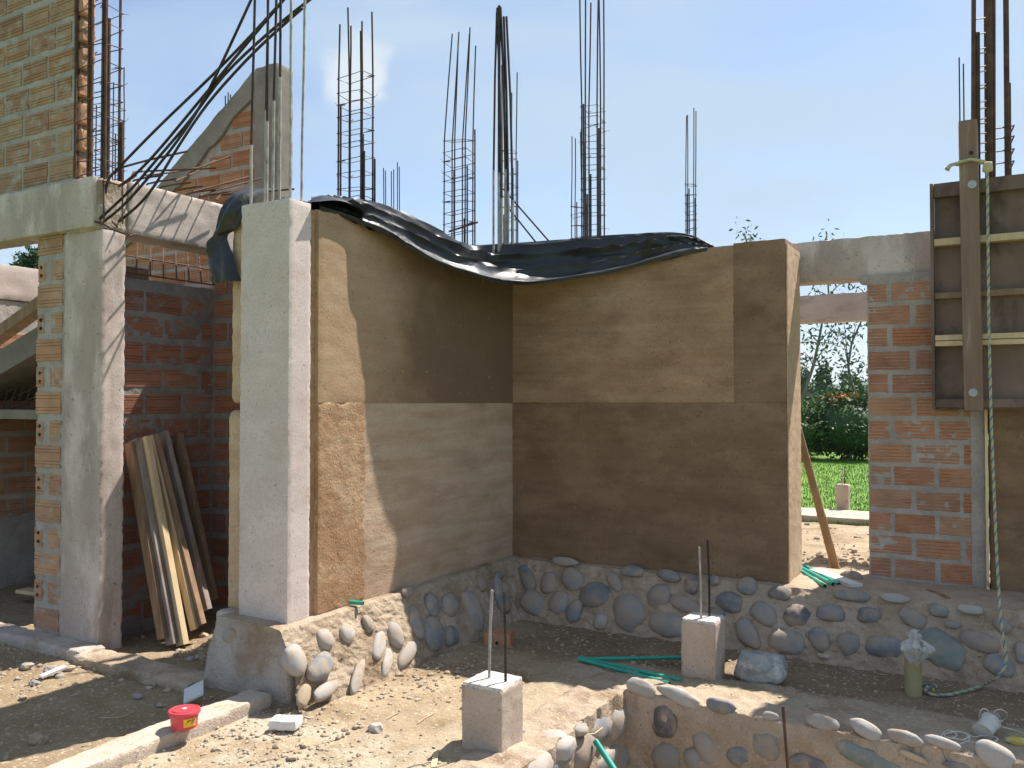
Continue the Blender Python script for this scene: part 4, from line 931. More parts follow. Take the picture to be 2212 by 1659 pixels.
x, y = cag_at(1100, 12.0); cage('slim far bar cage right beside the tight bundle of bars', x, y, .15, .13, 2, 2, 2.0, 5.4, (zat(1100, 525, 12), zat(1100, 320, 12), 9), tops=[zat(1110, 135, 12), zat(1112, 140, 12), zat(1095, 200, 12), zat(1100, 150, 12)], seed=3, r=.010, rt=.005)
def props():
    for k, (a, b, c, d) in enumerate(((1087, 408, 1188, 516), (1095, 445, 1158, 518))):
        p0 = aty(a, b, 7.9); p1 = aty(c, d, 8.1); p1[2] -= .15; p1[0] += .1
        mesh('slanting_bar', *tube([tuple(p0), tuple(p1)], .010, 6), 'rebar', None, True, (('upper', 'lower')[k]+' of the two thin bars slanting down right from the bar bundle', 'rebar', 'bars slanting from the bundle'))
    p0 = aty(970, 500, 7.3); p1 = aty(1032, 480, 7.3); mesh('loose_bar', *tube([tuple(p0), tuple(p1)], .010, 6), 'rebar_rust', None, True, ('short rusty bar end sticking out above the plastic at the foot of the fanning cage', 'rebar'))
props()
x, y = cag_at(1282, 10.2); cage('tall bar cage nearest the right of the sky with bars running out of the top', x, y, .20, .20, 2, 3, 2.0, 6.4, (zat(1282, 512, 10.2), zat(1282, 225, 10.2), 12), seed=4, r=.0115, lean=(0, 0))
x, y = cag_at(1250, 10.6); cage('short thin bar cage touching the left of the tall cage', x, y, .14, .10, 2, 2, 2.0, 4.5, (zat(1250, 512, 10.6), zat(1250, 445, 10.6), 4), tops=[zat(1245, 291, 10.6), zat(1245, 292, 10.6), zat(1245, 285, 10.6), zat(1245, 300, 10.6)], seed=5, r=.008)
x, y = cag_at(1494, 13.6); cage('slim far bar cage standing alone to the right', x, y, .13, .10, 2, 2, 2.0, 5.4, (zat(1494, 515, 13.6), zat(1494, 398, 13.6), 7), tops=[zat(1494, 246, 13.6), zat(1494, 240, 13.6), zat(1494, 233, 13.6), zat(1494, 236, 13.6)], seed=6, r=.010, rt=.006)
def farbars():
    t = thing('rebar_group', 'six thin far bars standing between the two big cages on the left', 'rebar', (*cag_at(843, 17), 2.4), 'loose upright bars')
    for a, b, c in ((827, 360, 832), (831, 366, 836), (844, 367, 846), (849, 363, 851), (857, 348, 859), (861, 357, 865)):
        p1 = cag_at(a, 17); p0 = cag_at(c, 17); mesh('bar', *tube([(*p0, 2.4), (*p1, zat(a, b, 17))], .010, 5), 'rebar', t, True)
farbars()
# left cage on the beam
def left_cage():
    cage('thick bar cage standing on the left beam beside the broken brick end', -5.88, 3.95, .33, .14, 3, 2, 2.97, 4.9, (3.03, 4.55, 12), seed=9, r=.0135, rt=.005, mat='rebar_rust', base=False)
    cage('thin bars tied behind the thick cage on the left beam', aty(226, 300, 4.6)[0], 4.6, .30, .16, 3, 2, 2.6, 4.4, (2.7, 3.9, 12), seed=10, r=.007, base=False, tops=[4.0, 4.2, 3.9, 4.15, 4.1, 4.25])
    t = thing('rebar_group', 'rusty upright bar against the toothed end of the upper brick wall', 'rebar', (-6.03, 3.86, 2.98))
    mesh('bar', *tube([(-5.99, 3.855, 2.98), (-5.995, 3.855, 3.6), (-6.02, 3.86, 4.9)], .013, 6), 'rebar_rust', t, True)
left_cage()
def bent_bundle():
    t = thing('rebar_bundle', 'bundle of long bars springing from the left pillar joint and sloping up across the sky', 'rebar', (-5.65, 3.9, 2.75), 'long bars sloping up from the left pillar')
    k1 = 3.16*1.085
    def P(zx, zy, y): return tuple(aty(zx/k1, zy/k1, y))
    S = [([(790, 1659, 3.92), (770, 1350, 3.86), (860, 1262, 3.9), (1180, 930, 3.95), (1590, 545, 3.98), (1900, 220, 4.0), (2080, 20, 4.02), (2300, -220, 4.05)]),
         ([(740, 1620, 3.84), (980, 1400, 3.86), (1160, 1180, 3.9), (1440, 860, 3.93), (1640, 560, 3.96), (2000, 230, 4.0), (2250, 30, 4.05), (2450, -120, 4.05)]),
         ([(770, 1640, 3.86), (900, 1540, 3.84), (1090, 1330, 3.86), (1320, 1040, 3.9), (1480, 800, 3.92), (1620, 520, 3.94), (1860, 0, 3.98), (1960, -230, 4.0)]),
         ([(880, 1640, 3.86), (1020, 1530, 3.84), (1140, 1390, 3.86), (1260, 1180, 3.88), (1420, 930, 3.9), (1570, 720, 3.92), (1900, 360, 3.95), (2240, 60, 4.0)]),
         ([(880, 1380, 3.84), (1000, 1300, 3.86), (1180, 1110, 3.9), (1500, 720, 3.94), (1730, 440, 3.97), (1990, 130, 4.0), (2150, -60, 4.0)]),
         ]
    for s in S:
        pts = [Vector(P(*q)) for q in s]; out = []
        for a, b in zip(pts[:-1], pts[1:]):
            for j in range(4): out.append(a.lerp(b, j/4))
        out.append(pts[-1])
        for _ in range(4): out = [out[0]]+[(out[i-1]+out[i]*2+out[i+1])/4 for i in range(1, len(out)-1)]+[out[-1]]
        mesh('bar', *tube(out, .0098, 6), 'rebar', t, True)
    t2 = thing('rebar_group', 'bent rusty hook bars lying out from the broken joint over the sunlit beam', 'rebar', (-5.6, 3.95, 2.9), 'hook bars at the broken joint')
    for s in ([(830, 1290, 3.95), (900, 1240, 3.98), (1120, 1180, 4.1), (1390, 1120, 4.3)], [(960, 1340, 3.9), (990, 1275, 3.95), (1080, 1268, 4.1), (1600, 1245, 4.5)], [(1080, 1300, 4.05), (1280, 1275, 4.3), (1480, 1240, 4.6), (1710, 1155, 4.9)],
              [(1300, 1340, 4.3), (1440, 1280, 4.6), (1590, 1190, 4.9)], [(1430, 1420, 4.5), (1840, 1310, 5.1)], [(1480, 1450, 4.5), (1560, 1420, 4.7), (1940, 1320, 5.2)], [(1600, 1480, 4.6), (1640, 1440, 4.7), (2180, 1400, 5.0)]):
        mesh('hook_bar', *tube([P(*q) for q in s], .008, 6), 'rebar_rust', t2, True)
    t3 = thing('rebar_group', 'rusty tie stirrups hanging open at the broken joint of the left pillar', 'rebar', (-5.65, 3.86, 2.6))
    for s in ([(765, 1330, 3.82), (770, 1640, 3.82)], [(905, 1370, 3.84), (908, 1659, 3.84)], [(760, 1340, 3.82), (900, 1375, 3.84), (1010, 1300, 4.0)], [(740, 1640, 3.82), (830, 1700, 3.83), (960, 1745, 3.9), (1010, 1730, 4.0)], [(700, 1640, 3.82), (760, 1660, 3.82)], [(830, 1640, 3.83), (870, 1680, 3.83)]):
        mesh('stirrup', *tube([P(*q) for q in s], .007, 5), 'rebar_rust', t3, True)
bent_bundle()
def beam_stubs():
    t = thing('rebar_group', 'row of short rusty bar ends poking out over the top edge of the sunlit beam', 'rebar', (-5.7, 4.5, 3.0), 'hook bars at the broken joint')
    for k, y in enumerate((4.13, 4.25, 4.37, 4.50, 4.62, 4.74)):
        mesh('bar_end', *tube([(-5.78, y+.02, 2.99), (-5.72, y+.02, 3.035), (-5.62, y+.05, 3.05), (-5.50+.01*(k % 3), y+.11, 3.065)], .0075, 6), 'rebar_rust', t, True)
beam_stubs()
# right bars above the formwork
def right_bars():
    t = thing('rebar_cage', 'thick dark bars rising above the timber formwork at the right edge', 'rebar cage', (.0, 7.1, 2.8), 'rebar cages standing above the walls')
    k6 = 3.687*1.085
    def P(zx, zy, y): p = aty((2100+zx/3.687)/1.085, (zy/3.687)/1.085, y); return tuple(p)
    for (x1, y1, x0, y0, r, Y) in ((672, -200, 655, 1180, .016, 7.05), (700, 285, 697, 1180, .02, 7.08), (768, -200, 778, 1450, .010, 7.3), (800, -200, 812, 1560, .022, 7.05), (838, -200, 832, 1560, .018, 7.07), (948, -200, 962, 1560, .019, 7.15), (975, 720, 980, 1560, .014, 7.17)):
        p1 = P(x1, y1, Y); p0 = P(x0, y0, Y); p0 = (p0[0], p0[1], 2.5)
        mesh('bar', *tube([p0, p1], r, 7), 'rebar_rust', t, True)
    for yz in (160, 290, 420, 460, 575, 620, 735, 765, 880, 940, 1030, 1070, 1155, 1240, 1320):
        mesh('tie', *tube([P(690, yz+8, 7.05), P(780, yz-8, 7.25)], .005, 4), 'rebar', t)
    for yz in (1110, 1200, 1310, 1415):
        mesh('tie', *tube([P(830, yz+5, 7.05), P(950, yz-12, 7.16), P(1020, yz-25, 7.1), P(990, yz+40, 7.05)], .006, 4), 'rebar', t)
    t = thing('rebar_group', 'two thin far bars just left of the timber post top', 'rebar', (*cag_at(2085, 12), 2.4), 'loose upright bars')
    for a, b in ((2080, 118), (2089, 132)):
        p = cag_at(a, 12); mesh('bar', *tube([(p[0], p[1], 2.4), (p[0], p[1], zat(a, b, 12))], .010, 5), 'rebar', t, True)
right_bars()

# ------------------------------------------------------------------ black plastic sheet
def plastic():
    back = [(672, 424, 'x', -4.1), (700, 418, 'x', -4.15), (745, 421, 'x', -4.15), (830, 440, 'x', -4.15), (900, 468, 'x', -4.12), (960, 505, 'x', -4.1), (1010, 525, 'y', 6.85), (1100, 522, 'y', 6.9), (1200, 515, 'y', 6.92), (1300, 508, 'y', 6.92), (1400, 503, 'y', 6.9), (1480, 502, 'y', 6.88), (1545, 530, 'y', 6.8)]
    front = [(690, 440, 'x', -3.85), (735, 455, 'x', -3.815), (800, 480, 'x', -3.755), (870, 515, 'x', -3.681), (950, 560, 'x', -3.591), (1040, 590, 'x', -3.478), (1100, 602, 'y', 5.83), (1170, 603, 'y', 6.2), (1250, 592, 'y', 6.42), (1330, 576, 'y', 6.50), (1410, 556, 'y', 6.53), (1480, 538, 'y', 6.56), (1530, 532, 'y', 6.60)]
    def w(l): return np.array([atx(a, b, v) if ax == 'x' else aty(a, b, v) for a, b, ax, v in l])
    Bk, Fr = w(back), w(front); n = len(Bk); nu, nv = 300, 70
    t = np.linspace(0, n-1, nu); 
    def cr(P, t):
        i = np.clip(np.floor(t).astype(int), 0, n-2); s = (t-i)[:, None]
        p0 = P[np.clip(i-1, 0, n-1)]; p1 = P[i]; p2 = P[i+1]; p3 = P[np.clip(i+2, 0, n-1)]
        return .5*((2*p1)+(-p0+p2)*s+(2*p0-5*p1+4*p2-p3)*s*s+(-p0+3*p1-3*p2+p3)*s**3)
    b = cr(Bk, t); f = cr(Fr, t); W = np.linspace(-.22, 1.07, nv)
    V = np.zeros((nu, nv, 3)); uu = np.arange(nu)/nu
    outv = f-b; outv[:, 2] = 0; outv /= np.linalg.norm(outv, axis=1, keepdims=True)
    for j, s in enumerate(W):
        ss = min(max(s, 0), 1)
        p = b*(1-ss)+f*ss
        width = np.linalg.norm(f-b, axis=1)
        if s < 0: p = p - outv*(-s)*.15; p[:, 2] -= (-s)*1.2
        if s > 1: p[:, 2] -= (s-1)*.5; p = p+outv*.008
        # long folds running along the sheet
        env = np.sin(math.pi*ss)**.6 if 0 < ss < 1 else 0
        ph = 2*math.pi*(ss*3.0) + 2.2*np.sin(uu*5.5+.6) + 1.2*uu*6
        fold = 1-(np.abs(np.sin(ph/2+.4)))**.55
        amp = .115*env*(.25+.75*np.sin(math.pi*np.clip(uu*1.02, 0, 1)))
        p = p + outv*(amp*(fold-.5))[:, None]; p[:, 2] += amp*.75*(fold-.45)
        hem = math.exp(-((s-1.0)/.05)**2)*.012; p = p+outv*hem
        Q = np.stack([uu*6, np.full(nu, s*1.4), np.zeros(nu)], 1)
        cr_ = np.abs(fbm(Q*np.array([1, 3, 1]), 1.6, 3, 5))*.045*min(1, max(0, (1.1-abs(s-.5)))); p = p + outv*cr_[:, None]; p[:, 2] += .6*cr_-.012
        V[:, j] = p
    V[:, :, 2] -= .0
    # hem turned under so the lower edge has thickness
    i, j = np.meshgrid(np.arange(nu-1), np.arange(nv-1), indexing='ij'); a = (i*nv+j).ravel(); F = np.stack([a, a+nv, a+nv+1, a+1], 1)
    t_ = thing('plastic_sheet', 'wrinkled black plastic sheet draped over the top of the earth walls', 'plastic sheet', (-3.6, 6.2, 2.4))
    mesh('main_sheet', V.reshape(-1, 3), F, 'black_plastic', t_, True)
    # flap hanging left of the column
    L = [(540, 408, 4.2), (500, 425, 4.02), (476, 462, 3.93), (462, 505, 3.92), (449, 540, 3.91), (455, 575, 3.91), (468, 612, 3.90)]
    R = [(600, 408, 4.25), (560, 418, 4.05), (530, 455, 3.945), (517, 490, 3.94), (496, 512, 3.93), (508, 560, 3.92), (517, 607, 3.91)]
    nu, nv = 60, 24; tt = np.linspace(0, 6, nu)
    PL = np.array([aty(*q) for q in L]); PR = np.array([aty(*q) for q in R])
    n = 7; l = cr(PL, tt) if False else None
    def cr2(P, t):
        i = np.clip(np.floor(t).astype(int), 0, 5); s = (t-i)[:, None]; p0 = P[np.clip(i-1, 0, 6)]; p1 = P[i]; p2 = P[i+1]; p3 = P[np.clip(i+2, 0, 6)]
        return .5*((2*p1)+(-p0+p2)*s+(2*p0-5*p1+4*p2-p3)*s*s+(-p0+3*p1-3*p2+p3)*s**3)
    l = cr2(PL, tt); r = cr2(PR, tt); V = np.zeros((nu, nv, 3))
    for j in range(nv):
        s = j/(nv-1); p = l*(1-s)+r*s
        p[:, 1] -= .05*math.sin(math.pi*s)+.018*np.sin(s*9+tt*1.3); Q = np.stack([tt, np.full(nu, s*3.), tt*0], 1); p[:, 1] -= .02*fbm(Q, 1.5, 3, 9)
        V[:, j] = p
    i, j = np.meshgrid(np.arange(nu-1), np.arange(nv-1), indexing='ij'); a = (i*nv+j).ravel(); F = np.stack([a, a+1, a+nv+1, a+nv], 1)
    mesh('flap', V.reshape(-1, 3), F, 'black_plastic', t_, True)
    # crest behind the column joining flap and sheet
    Cb = [(-4.35, 4.06, 2.60), (-4.30, 4.15, 2.68), (-4.1, 4.22, 2.70), (-3.95, 4.25, 2.68), (-3.84, 4.2, 2.62)]
    nu, nv = 48, 20; V = np.zeros((nu, nv, 3))
    for i_ in range(nu):
        u = i_/(nu-1); x = -4.40+u*.66
        for j_ in range(nv):
            s = j_/(nv-1); y = 4.06+s*.5; z = 2.625+.10*math.sin(math.pi*min(1, s*1.1))*(.75+.25*math.sin(u*9))*(.35+.65*math.sin(math.pi*min(1, u*.8+.15)))+(.04*math.sin(math.pi*min(1, s*1.2))*(.6+.4*math.sin(u*7+1))+.01*math.sin(u*23+s*9))*math.sin(math.pi*min(1, max(0, u*.97+.03)))+.05*s*(1-u)
            V[i_, j_] = (x, y, z)
    i, j = np.meshgrid(np.arange(nu-1), np.arange(nv-1), indexing='ij'); a = (i*nv+j).ravel(); F = np.stack([a, a+nv, a+nv+1, a+1], 1)
    mesh('crumpled_end', V.reshape(-1, 3), F, 'black_plastic', t_, True)
plastic()

# ------------------------------------------------------------------ leaning planks
def planks():
    data = [((395, 1393, 4.26), (313, 945), .060, 'wood_pale', 'thick pale plank at the front of the leaning stack'),
            ((433, 1350, 4.40), (331, 941), .055, 'wood_brown', 'brown plank right of the thick pale plank in the leaning stack'),
            ((446, 1318, 4.55), (352, 934), .055, 'wood_grey', 'greyish plank with a bright white edge, second from the right in the leaning stack'),
            ((460, 1296, 4.68), (384, 938), .05, 'wood_brown', 'orange brown plank farthest right and back in the leaning stack'),
            ((372, 1392, 4.20), (292, 950), .05, 'wood_grey', 'grey brown plank left of the thick pale plank in the leaning stack'),
            ((352, 1380, 4.16), (279, 957), .04, 'wood_brown', 'dark thin plank farthest left in the leaning stack'),
            ((383, 1390, 4.31), (303, 948), .03, 'wood_pale', 'thin pale plank squeezed behind the thick pale one'),
            ((420, 1360, 4.36), (322, 943), .03, 'wood_pale', 'thin pale plank between the thick pale and the brown plank')]
    for (bx, by, Y), (tx, ty), th, mat, lab in data:
        b = Vector(aty(bx, by, Y)); tY = Y+.03; tp = Vector(aty(tx, ty, tY))
        z = float(gh(np.array([b.x]), np.array([b.y]))[0])
        P, F = beambox(b, tp, .085 if th > .035 else .07, th*.8, up=(0, 1, 0))
        o = mesh('plank', P, F, mat, None, False, (lab, 'plank', 'planks leaning in the alcove'))
planks()

# ------------------------------------------------------------------ smaller things
def pipe(a, b, r, label, group, mat='pvc_green'):
    a = Vector(a); b = Vector(b); d = (b-a).normalized(); t = thing('green_pipe', label, 'pipe', a, group)
    s = d.cross(Vector((0, 0, 1))).normalized(); u = s.cross(d); n = 14; V = []; F = []
    for (p, rr) in ((a, r*.78), (a, r), (b, r), (b, r*.78)):
        for k in range(n): an = 2*math.pi*k/n; V.append(tuple(p+(s*math.cos(an)+u*math.sin(an))*rr))
    for q in range(3):
        for k in range(n): F.append([q*n+k, q*n+(k+1) % n, (q+1)*n+(k+1) % n, (q+1)*n+k])
    mesh('pipe_wall', V, F, mat, t, True)
    mbb = MB(); mbb.add(*tube([a+d*.012, b-d*.012], r*.77, 12)); mbb.build('bore', 'pipe_inside', t, True)
gp = 'green plastic pipes on the ground'
Zg = lambda dx, dy, z: tuple(atz(dx, dy, z))
pipe(Zg(1250, 1424, -.385), Zg(1477, 1420, -.39), .0125, 'green pipe pointing straight right towards the pedestal, farthest of the three on the mound', gp)
pipe(Zg(1252, 1420, -.385), Zg(1472, 1470, -.405), .0135, 'middle green pipe of the three on the mound, ending in the pedestal shadow', gp)
pipe(Zg(1250, 1423, -.385), Zg(1446, 1476, -.405), .0135, 'nearest green pipe of the three on the mound', gp)
g2 = 'green pipes lying in the door gap'
pipe(Zg(1722, 1228, .015), Zg(1782, 1266, .015), .015, 'leftmost green pipe of the three on the stone sill in the door gap', g2)
pipe(Zg(1728, 1225, .02), Zg(1799, 1262, .02), .015, 'middle green pipe of the three on the stone sill in the door gap', g2)
pipe(Zg(1738, 1222, .02), Zg(1812, 1262, .015), .015, 'rightmost green pipe of the three on the stone sill in the door gap', g2)
pipe(atx(1286, 1600, -1.99), atx(1345, 1690, -1.80), .017, 'green pipe sticking out of the pit wall near the bottom edge', None)
pipe(atx(757, 1301, -3.79), atx(785, 1303, -3.70), .014, 'short green pipe stub poking out of the stone foundation below the earth wall', None)
def tub():
    c = np.array(atz(398, 1572, -.37)); c[2] = -.365; r0, r1, h = .066, .077, .088
    t = thing('plastic_tub', 'small red plastic tub with a lid and yellow label on the concrete strip', 'tub', tuple(c))
    def lathe(prof, n=40):
        V = []; F = []
        for (r, z) in prof:
            for k in range(n): a = 2*math.pi*k/n; V.append((c[0]+r*math.cos(a), c[1]+r*math.sin(a), c[2]+z))
        for q in range(len(prof)-1):
            for k in range(n): F.append([q*n+k, q*n+(k+1) % n, (q+1)*n+(k+1) % n, (q+1)*n+k])
        F.append([(len(prof)-1)*n+k for k in range(n)]); F.append(list(range(n))[::-1]); return V, F
    mesh('tub_body', *lathe([(r0-.004, 0), (r0, .004), (r1-.004, h-.012), (r1-.004, h)]), 'red_plastic', t, True)
    mesh('lid', *lathe([(r1+.004, h-.014), (r1+.006, h-.004), (r1+.002, h+.004), (r1-.006, h+.006), (r1-.010, h+.001), (r1-.014, h+.001), (r1-.018, h+.008)]), 'red_plastic', t, True)
    # label
    V = []; F = []; n = 14; vd = math.atan2(-c[1], -c[0])
    for k in range(n+1):
        a = vd-.05+(.95)*k/n
        for z in (.018, .060): rr = r0+(r1-.004-r0)*(z/h)+.0012; V.append((c[0]+rr*math.cos(a), c[1]+rr*math.sin(a), c[2]+z))
    for k in range(n): F.append([2*k, 2*k+2, 2*k+3, 2*k+1])
    mesh('label_sticker', V, F, 'label_yellow', t)
    V = []; F = []
    for k in range(5):
        a = vd+.52+.28*k/4
        for z in (.030, .055): rr = r0+(r1-.004-r0)*(z/h)+.0024; V.append((c[0]+rr*math.cos(a), c[1]+rr*math.sin(a), c[2]+z))
    for k in range(4): F.append([2*k, 2*k+2, 2*k+3, 2*k+1])
    mesh('label_print', V, F, 'brick_red', t)
    P = rbox((c[0]-.012, c[1]-.010, c[2]+h+.008), (c[0]+.012, c[1]+.012, c[2]+h+.0095), .006, .001, 30, .002); mesh('white_speck', *P, 'white_paint', t)
tub()
def small():
    P = rbox((-.075, -.045, 0), (.075, .045, .055), .012, .003, 20, .006, .006, 201); c = atz(617, 1572, -.44); a = math.radians(24)
    V = P[0]; V = np.stack([V[:, 0]*math.cos(a)-V[:, 1]*math.sin(a), V[:, 0]*math.sin(a)+V[:, 1]*math.cos(a), V[:, 2]], 1)*np.array([1, 1.15, 1])+np.array([c[0], c[1], -.44])
    mesh('concrete_block', V, P[1], 'white_paint', None, True, ('small white crusted block lying on the gravel below the column', 'block'))
    c = atz(418, 1512, -.43); V, F = box((-.055, -.06, 0), (.055, .06, .012)); a = math.radians(50); V = np.stack([V[:, 0]*math.cos(a)-V[:, 1]*math.sin(a), V[:, 0]*math.sin(a)+V[:, 1]*math.cos(a), V[:, 2]], 1)
    V[:, 2] += V[:, 1]*.55+.04; mesh('tile_piece', V+np.array([c[0], c[1], -.43]), F, 'white_tile', None, False, ('square grey tile piece lying in the shade behind the red tub', 'tile'))
    # rock
    V, F = ICO3; P = V.copy(); 
    for nrm, dd in (((.3, -.8, .3), .62), ((-.6, -.5, .5), .72), ((.8, -.3, .1), .75), ((.1, .1, 1), .55), ((-.2, -.9, -.4), .7), ((-.9, .1, .2), .78), ((.5, -.6, .6), .66)):
        nrm = np.array(nrm)/np.linalg.norm(nrm); s = P@nrm; k = s > dd; P[k] -= np.outer(s[k]-dd, nrm)*.92
    P = P*(1+.09*fbm(V, 2.4, 4, 6)[:, None]); P = P*np.array([.185, .12, .135])
    a = math.radians(20); P = np.stack([P[:, 0]*math.cos(a)-P[:, 1]*math.sin(a), P[:, 0]*math.sin(a)+P[:, 1]*math.cos(a), P[:, 2]], 1)
    M['rock'] = surf('rock', (.22, .22, .215), (.42, .41, .385), 7, c3=(.60, .58, .53), s3=6, t3=(.50, .62), bump=.8, bs=30, bdist=.015, bump2=.6, bs2=10)
    c = atz(1640, 1470, -.42); mesh('rock', P+np.array([c[0], c[1]+.04, -.335]), F, 'rock', None, True, ('big angular grey rock resting on the wall top beside the pedestal', 'rock'))
    # hollow brick on the dirt near the corner
    c = np.array(atz(1078, 1392, -.46)); t = thing('hollow_brick', 'dusty red hollow brick lying on the dirt below the inner corner', 'brick', (c[0], c[1], -.47))
    P = rbox((-.10, -.07, 0), (.10, .12, .11), .02, .002, 20, .006, .006, 203); a = math.radians(18); R2 = lambda V: np.stack([V[:, 0]*math.cos(a)-V[:, 1]*math.sin(a), V[:, 0]*math.sin(a)+V[:, 1]*math.cos(a), V[:, 2]], 1)
    mesh('brick_body', R2(P[0])+np.array([c[0], c[1], -.475]), P[1], 'brick_red', t, True)
    for x in (-.055, 0.0):
        V, F = tube([(x, -.06, .045), (x, -.0745, .045)], .013, 8); mesh('brick_hole', R2(V)+np.array([c[0], c[1], -.475]), F, 'hole', t)
    # wood offcuts
    for (p, q, lab, mt) in (((1770, 1450), (1855, 1462), 'short wood offcut lying on the dark dirt right of the rock', 'wood_grey'), ((1902, 1467), (1966, 1466), 'dark thin board piece on the dirt just left of the wrapped stub', 'wood_brown')):
        a_ = Vector(atz(*p, -.47)); b_ = Vector(atz(*q, -.47)); mesh('wood_offcut', *beambox(a_, b_, .045, .035), mt, None, False, (lab, 'wood piece', 'wood offcuts on the ground'))
    a_ = Vector(atz(1760, 1232, .02)); b_ = Vector(atz(1850, 1265, .02))
    mesh('board', *beambox(a_, b_, .10, .025), 'white_tile', None, False, ('flat pale board lying beside the green pipes in the door gap', 'board'))
    V, F = stone_geo((.085, .05, .045), 31, rough=.2); c = atz(1838, 1248, .02); mesh('boulder', V+np.array([c[0], c[1]+.05, .02]), F, 'stone_dark', None, True, ('dark round stone behind the pale board at the foot of the brick wall', 'stone'))
    a_ = Vector(atz(2178/1.0, 1393/1.085*1.0+10, .0)); 
    a_ = Vector(atz((1800+1380/3.687)/1.085, (1350+125/3.687)/1.085, 0.01)); b_ = Vector(atz((1800+1560/3.687)/1.085, (1350+190/3.687)/1.085, 0.01))
    mesh('wood_offcut', *beambox(a_, b_, .03, .02), 'wood_brown', None, False, ('thin wood sliver on the sunny sill under the brick wall', 'wood piece', 'wood offcuts on the ground'))
    # wrapped stub
    c = np.array(atz(1973, 1505, -.47)); t = thing('pipe_stub', 'yellowish upright pipe stub capped with a tied dirty white bag', 'pipe', tuple(c))
    mesh('pipe_wall', *tube([(c[0], c[1], -.5), (c[0], c[1], -.22)], .050, 18), 'pvc_yellow', t, True)
    prof = [(.012, .00), (.030, .03), (.062, .075), (.085, .115), (.080, .135), (.052, .155), (.030, .172), (.036, .190), (.026, .205), (.0, .21)]
    n = 36; V = []; F = []
    for q, (r_, z_) in enumerate(prof):
        for k in range(n):
            a = 2*math.pi*k/n; f_ = 1+.22*math.sin(5*a+q*.5)*(1 if q < 6 else .5)+.12*math.sin(11*a+2)
            V.append((c[0]+.018-.10*max(0, .10-z_)*1.0+r_*f_*math.cos(a), c[1]-.03+r_*f_*.8*math.sin(a), -.275+z_+.012*math.sin(3*a)*(q < 4)))
    for q in range(len(prof)-1):
        for k in range(n): F.append([q*n+k, q*n+(k+1) % n, (q+1)*n+(k+1) % n, (q+1)*n+k])
    mesh('bag', V, F, 'plaster_bag', t, True)
    mesh('bag_tie', *tube([(c[0]+.04*math.cos(k*.7), c[1]+.04*math.sin(k*.7), -.095+.002*k) for k in range(10)], .004, 5), 'plaster_bag', t, True)
    V, F = stone_geo((.035, .035, .022), 12, sub=2, rough=.35); mesh('bag_knot', V*.7+np.array([c[0]+.01, c[1]-.02, -.065]), F, 'plaster_bag', t, True)
    # blue zip strap by the stub
    p = [atz(2003, 1490, -.45), atz(2016, 1478, -.44), atz(2002, 1477, -.43), atz(1990, 1479, -.44)]
    mesh('strap', *tube([tuple(q) for q in p], .006, 5), 'zip_blue', None, True, ('short blue plastic strap at the foot of the wrapped stub', 'strap'))
    # string ball
    t = thing('string_spool', 'spool of white string with loose loops on the wall top at the lower right', 'string', tuple(atz(2135, 1598, -.41)))
    c = np.array(atz(2132, 1590, -.41)); ax = Vector((.35, .75, .35)).normalized(); e = Vector((c[0], c[1], -.36))
    mesh('spool', *tube([e-ax*.05, e-ax*.042, e+ax*.042, e+ax*.05], [.052, .045, .045, .052], 18), 'string', t, True)
    mesh('spool_core', *tube([e+ax*.05, e+ax*.10], .03, 14), 'stone_grey', t, True)
    rr = random.Random(4)
    def loop(cx, cy, a, b, n=26, tilt=0.0, lift=.006, turns=1.0, lab='string_loop'):
        pts = []
        for k in range(n+1):
            th = 2*math.pi*turns*k/n; x = cx+a*math.cos(th); y = cy+b*math.sin(th)
            q = np.array(atz(x, y, -.415)); q[2] = float(gh(np.array([q[0]]), np.array([q[1]]))[0])+.012+lift+tilt*(1+math.sin(th)); pts.append(tuple(q))
        mesh('string_loop', *tube(pts, .0032, 5), 'string', t, True)
    loop(2063, 1603, 32, 13); loop(2068, 1600, 28, 8, lift=.01); loop(2050, 1597, 16, 9); loop(2120, 1607, 36, 8, turns=1.2); loop(2140, 1590, 26, 14, tilt=.05); loop(2160, 1580, 16, 12, tilt=.06); loop(2128, 1585, 12, 14, tilt=.07)
    pts = [tuple(np.array(atz(*q))) for q in ((2165, 1570, -.36), (2190, 1577, -.40), (2230, 1590, -.41))]; mesh('string_tail', *tube(pts, .003, 5), 'string', t, True)
    # yellow piece
    P = stone_geo((.06, .035, .02), 45, rough=.2); c = atz(2200, 1612, -.41); M['yellow_plastic'] = surf('yellow_plastic', (.5, .36, .05), (.62, .5, .15), 12, c3=(.7, .68, .6), s3=9, rough=.5, bump=.4)
    mesh('tool_handle', P[0]+np.array([c[0], c[1], -.385]), P[1], 'yellow_plastic', None, True, ('yellow and white plastic tool lying by the string at the right edge', 'tool'))
    # timber lying in the trough right
    # rusty bar in the pit
    a_ = aty((1340+1955/3.95)/1.085, (1480+700/3.95)/1.085, 4.55); b_ = aty((1340+2000/3.95)/1.085, (1480+1264/3.95)/1.085, 4.5); d = (b_-a_); 
    mesh('upright_bar', *tube([tuple(a_), tuple(b_+d*2.2)], .0085, 7), 'rebar_rust', None, True, ('single rusty bar standing upright in the pit before the stone wall', 'rebar'))
    # metal tray + stick bottom
    t = thing('metal_sheet', 'crumpled zinc sheet with dark edge at the foot of the nearest pedestal', 'metal sheet', tuple(atz(990, 1650, -.43)))
    q = [atz((960+x/6.144)/1.085, (1560+y/6.144)/1.085, -.425) for x, y in ((440, 1280), (1040, 1475), (900, 1700), (330, 1560))]
    n = 14; V = []; F = []
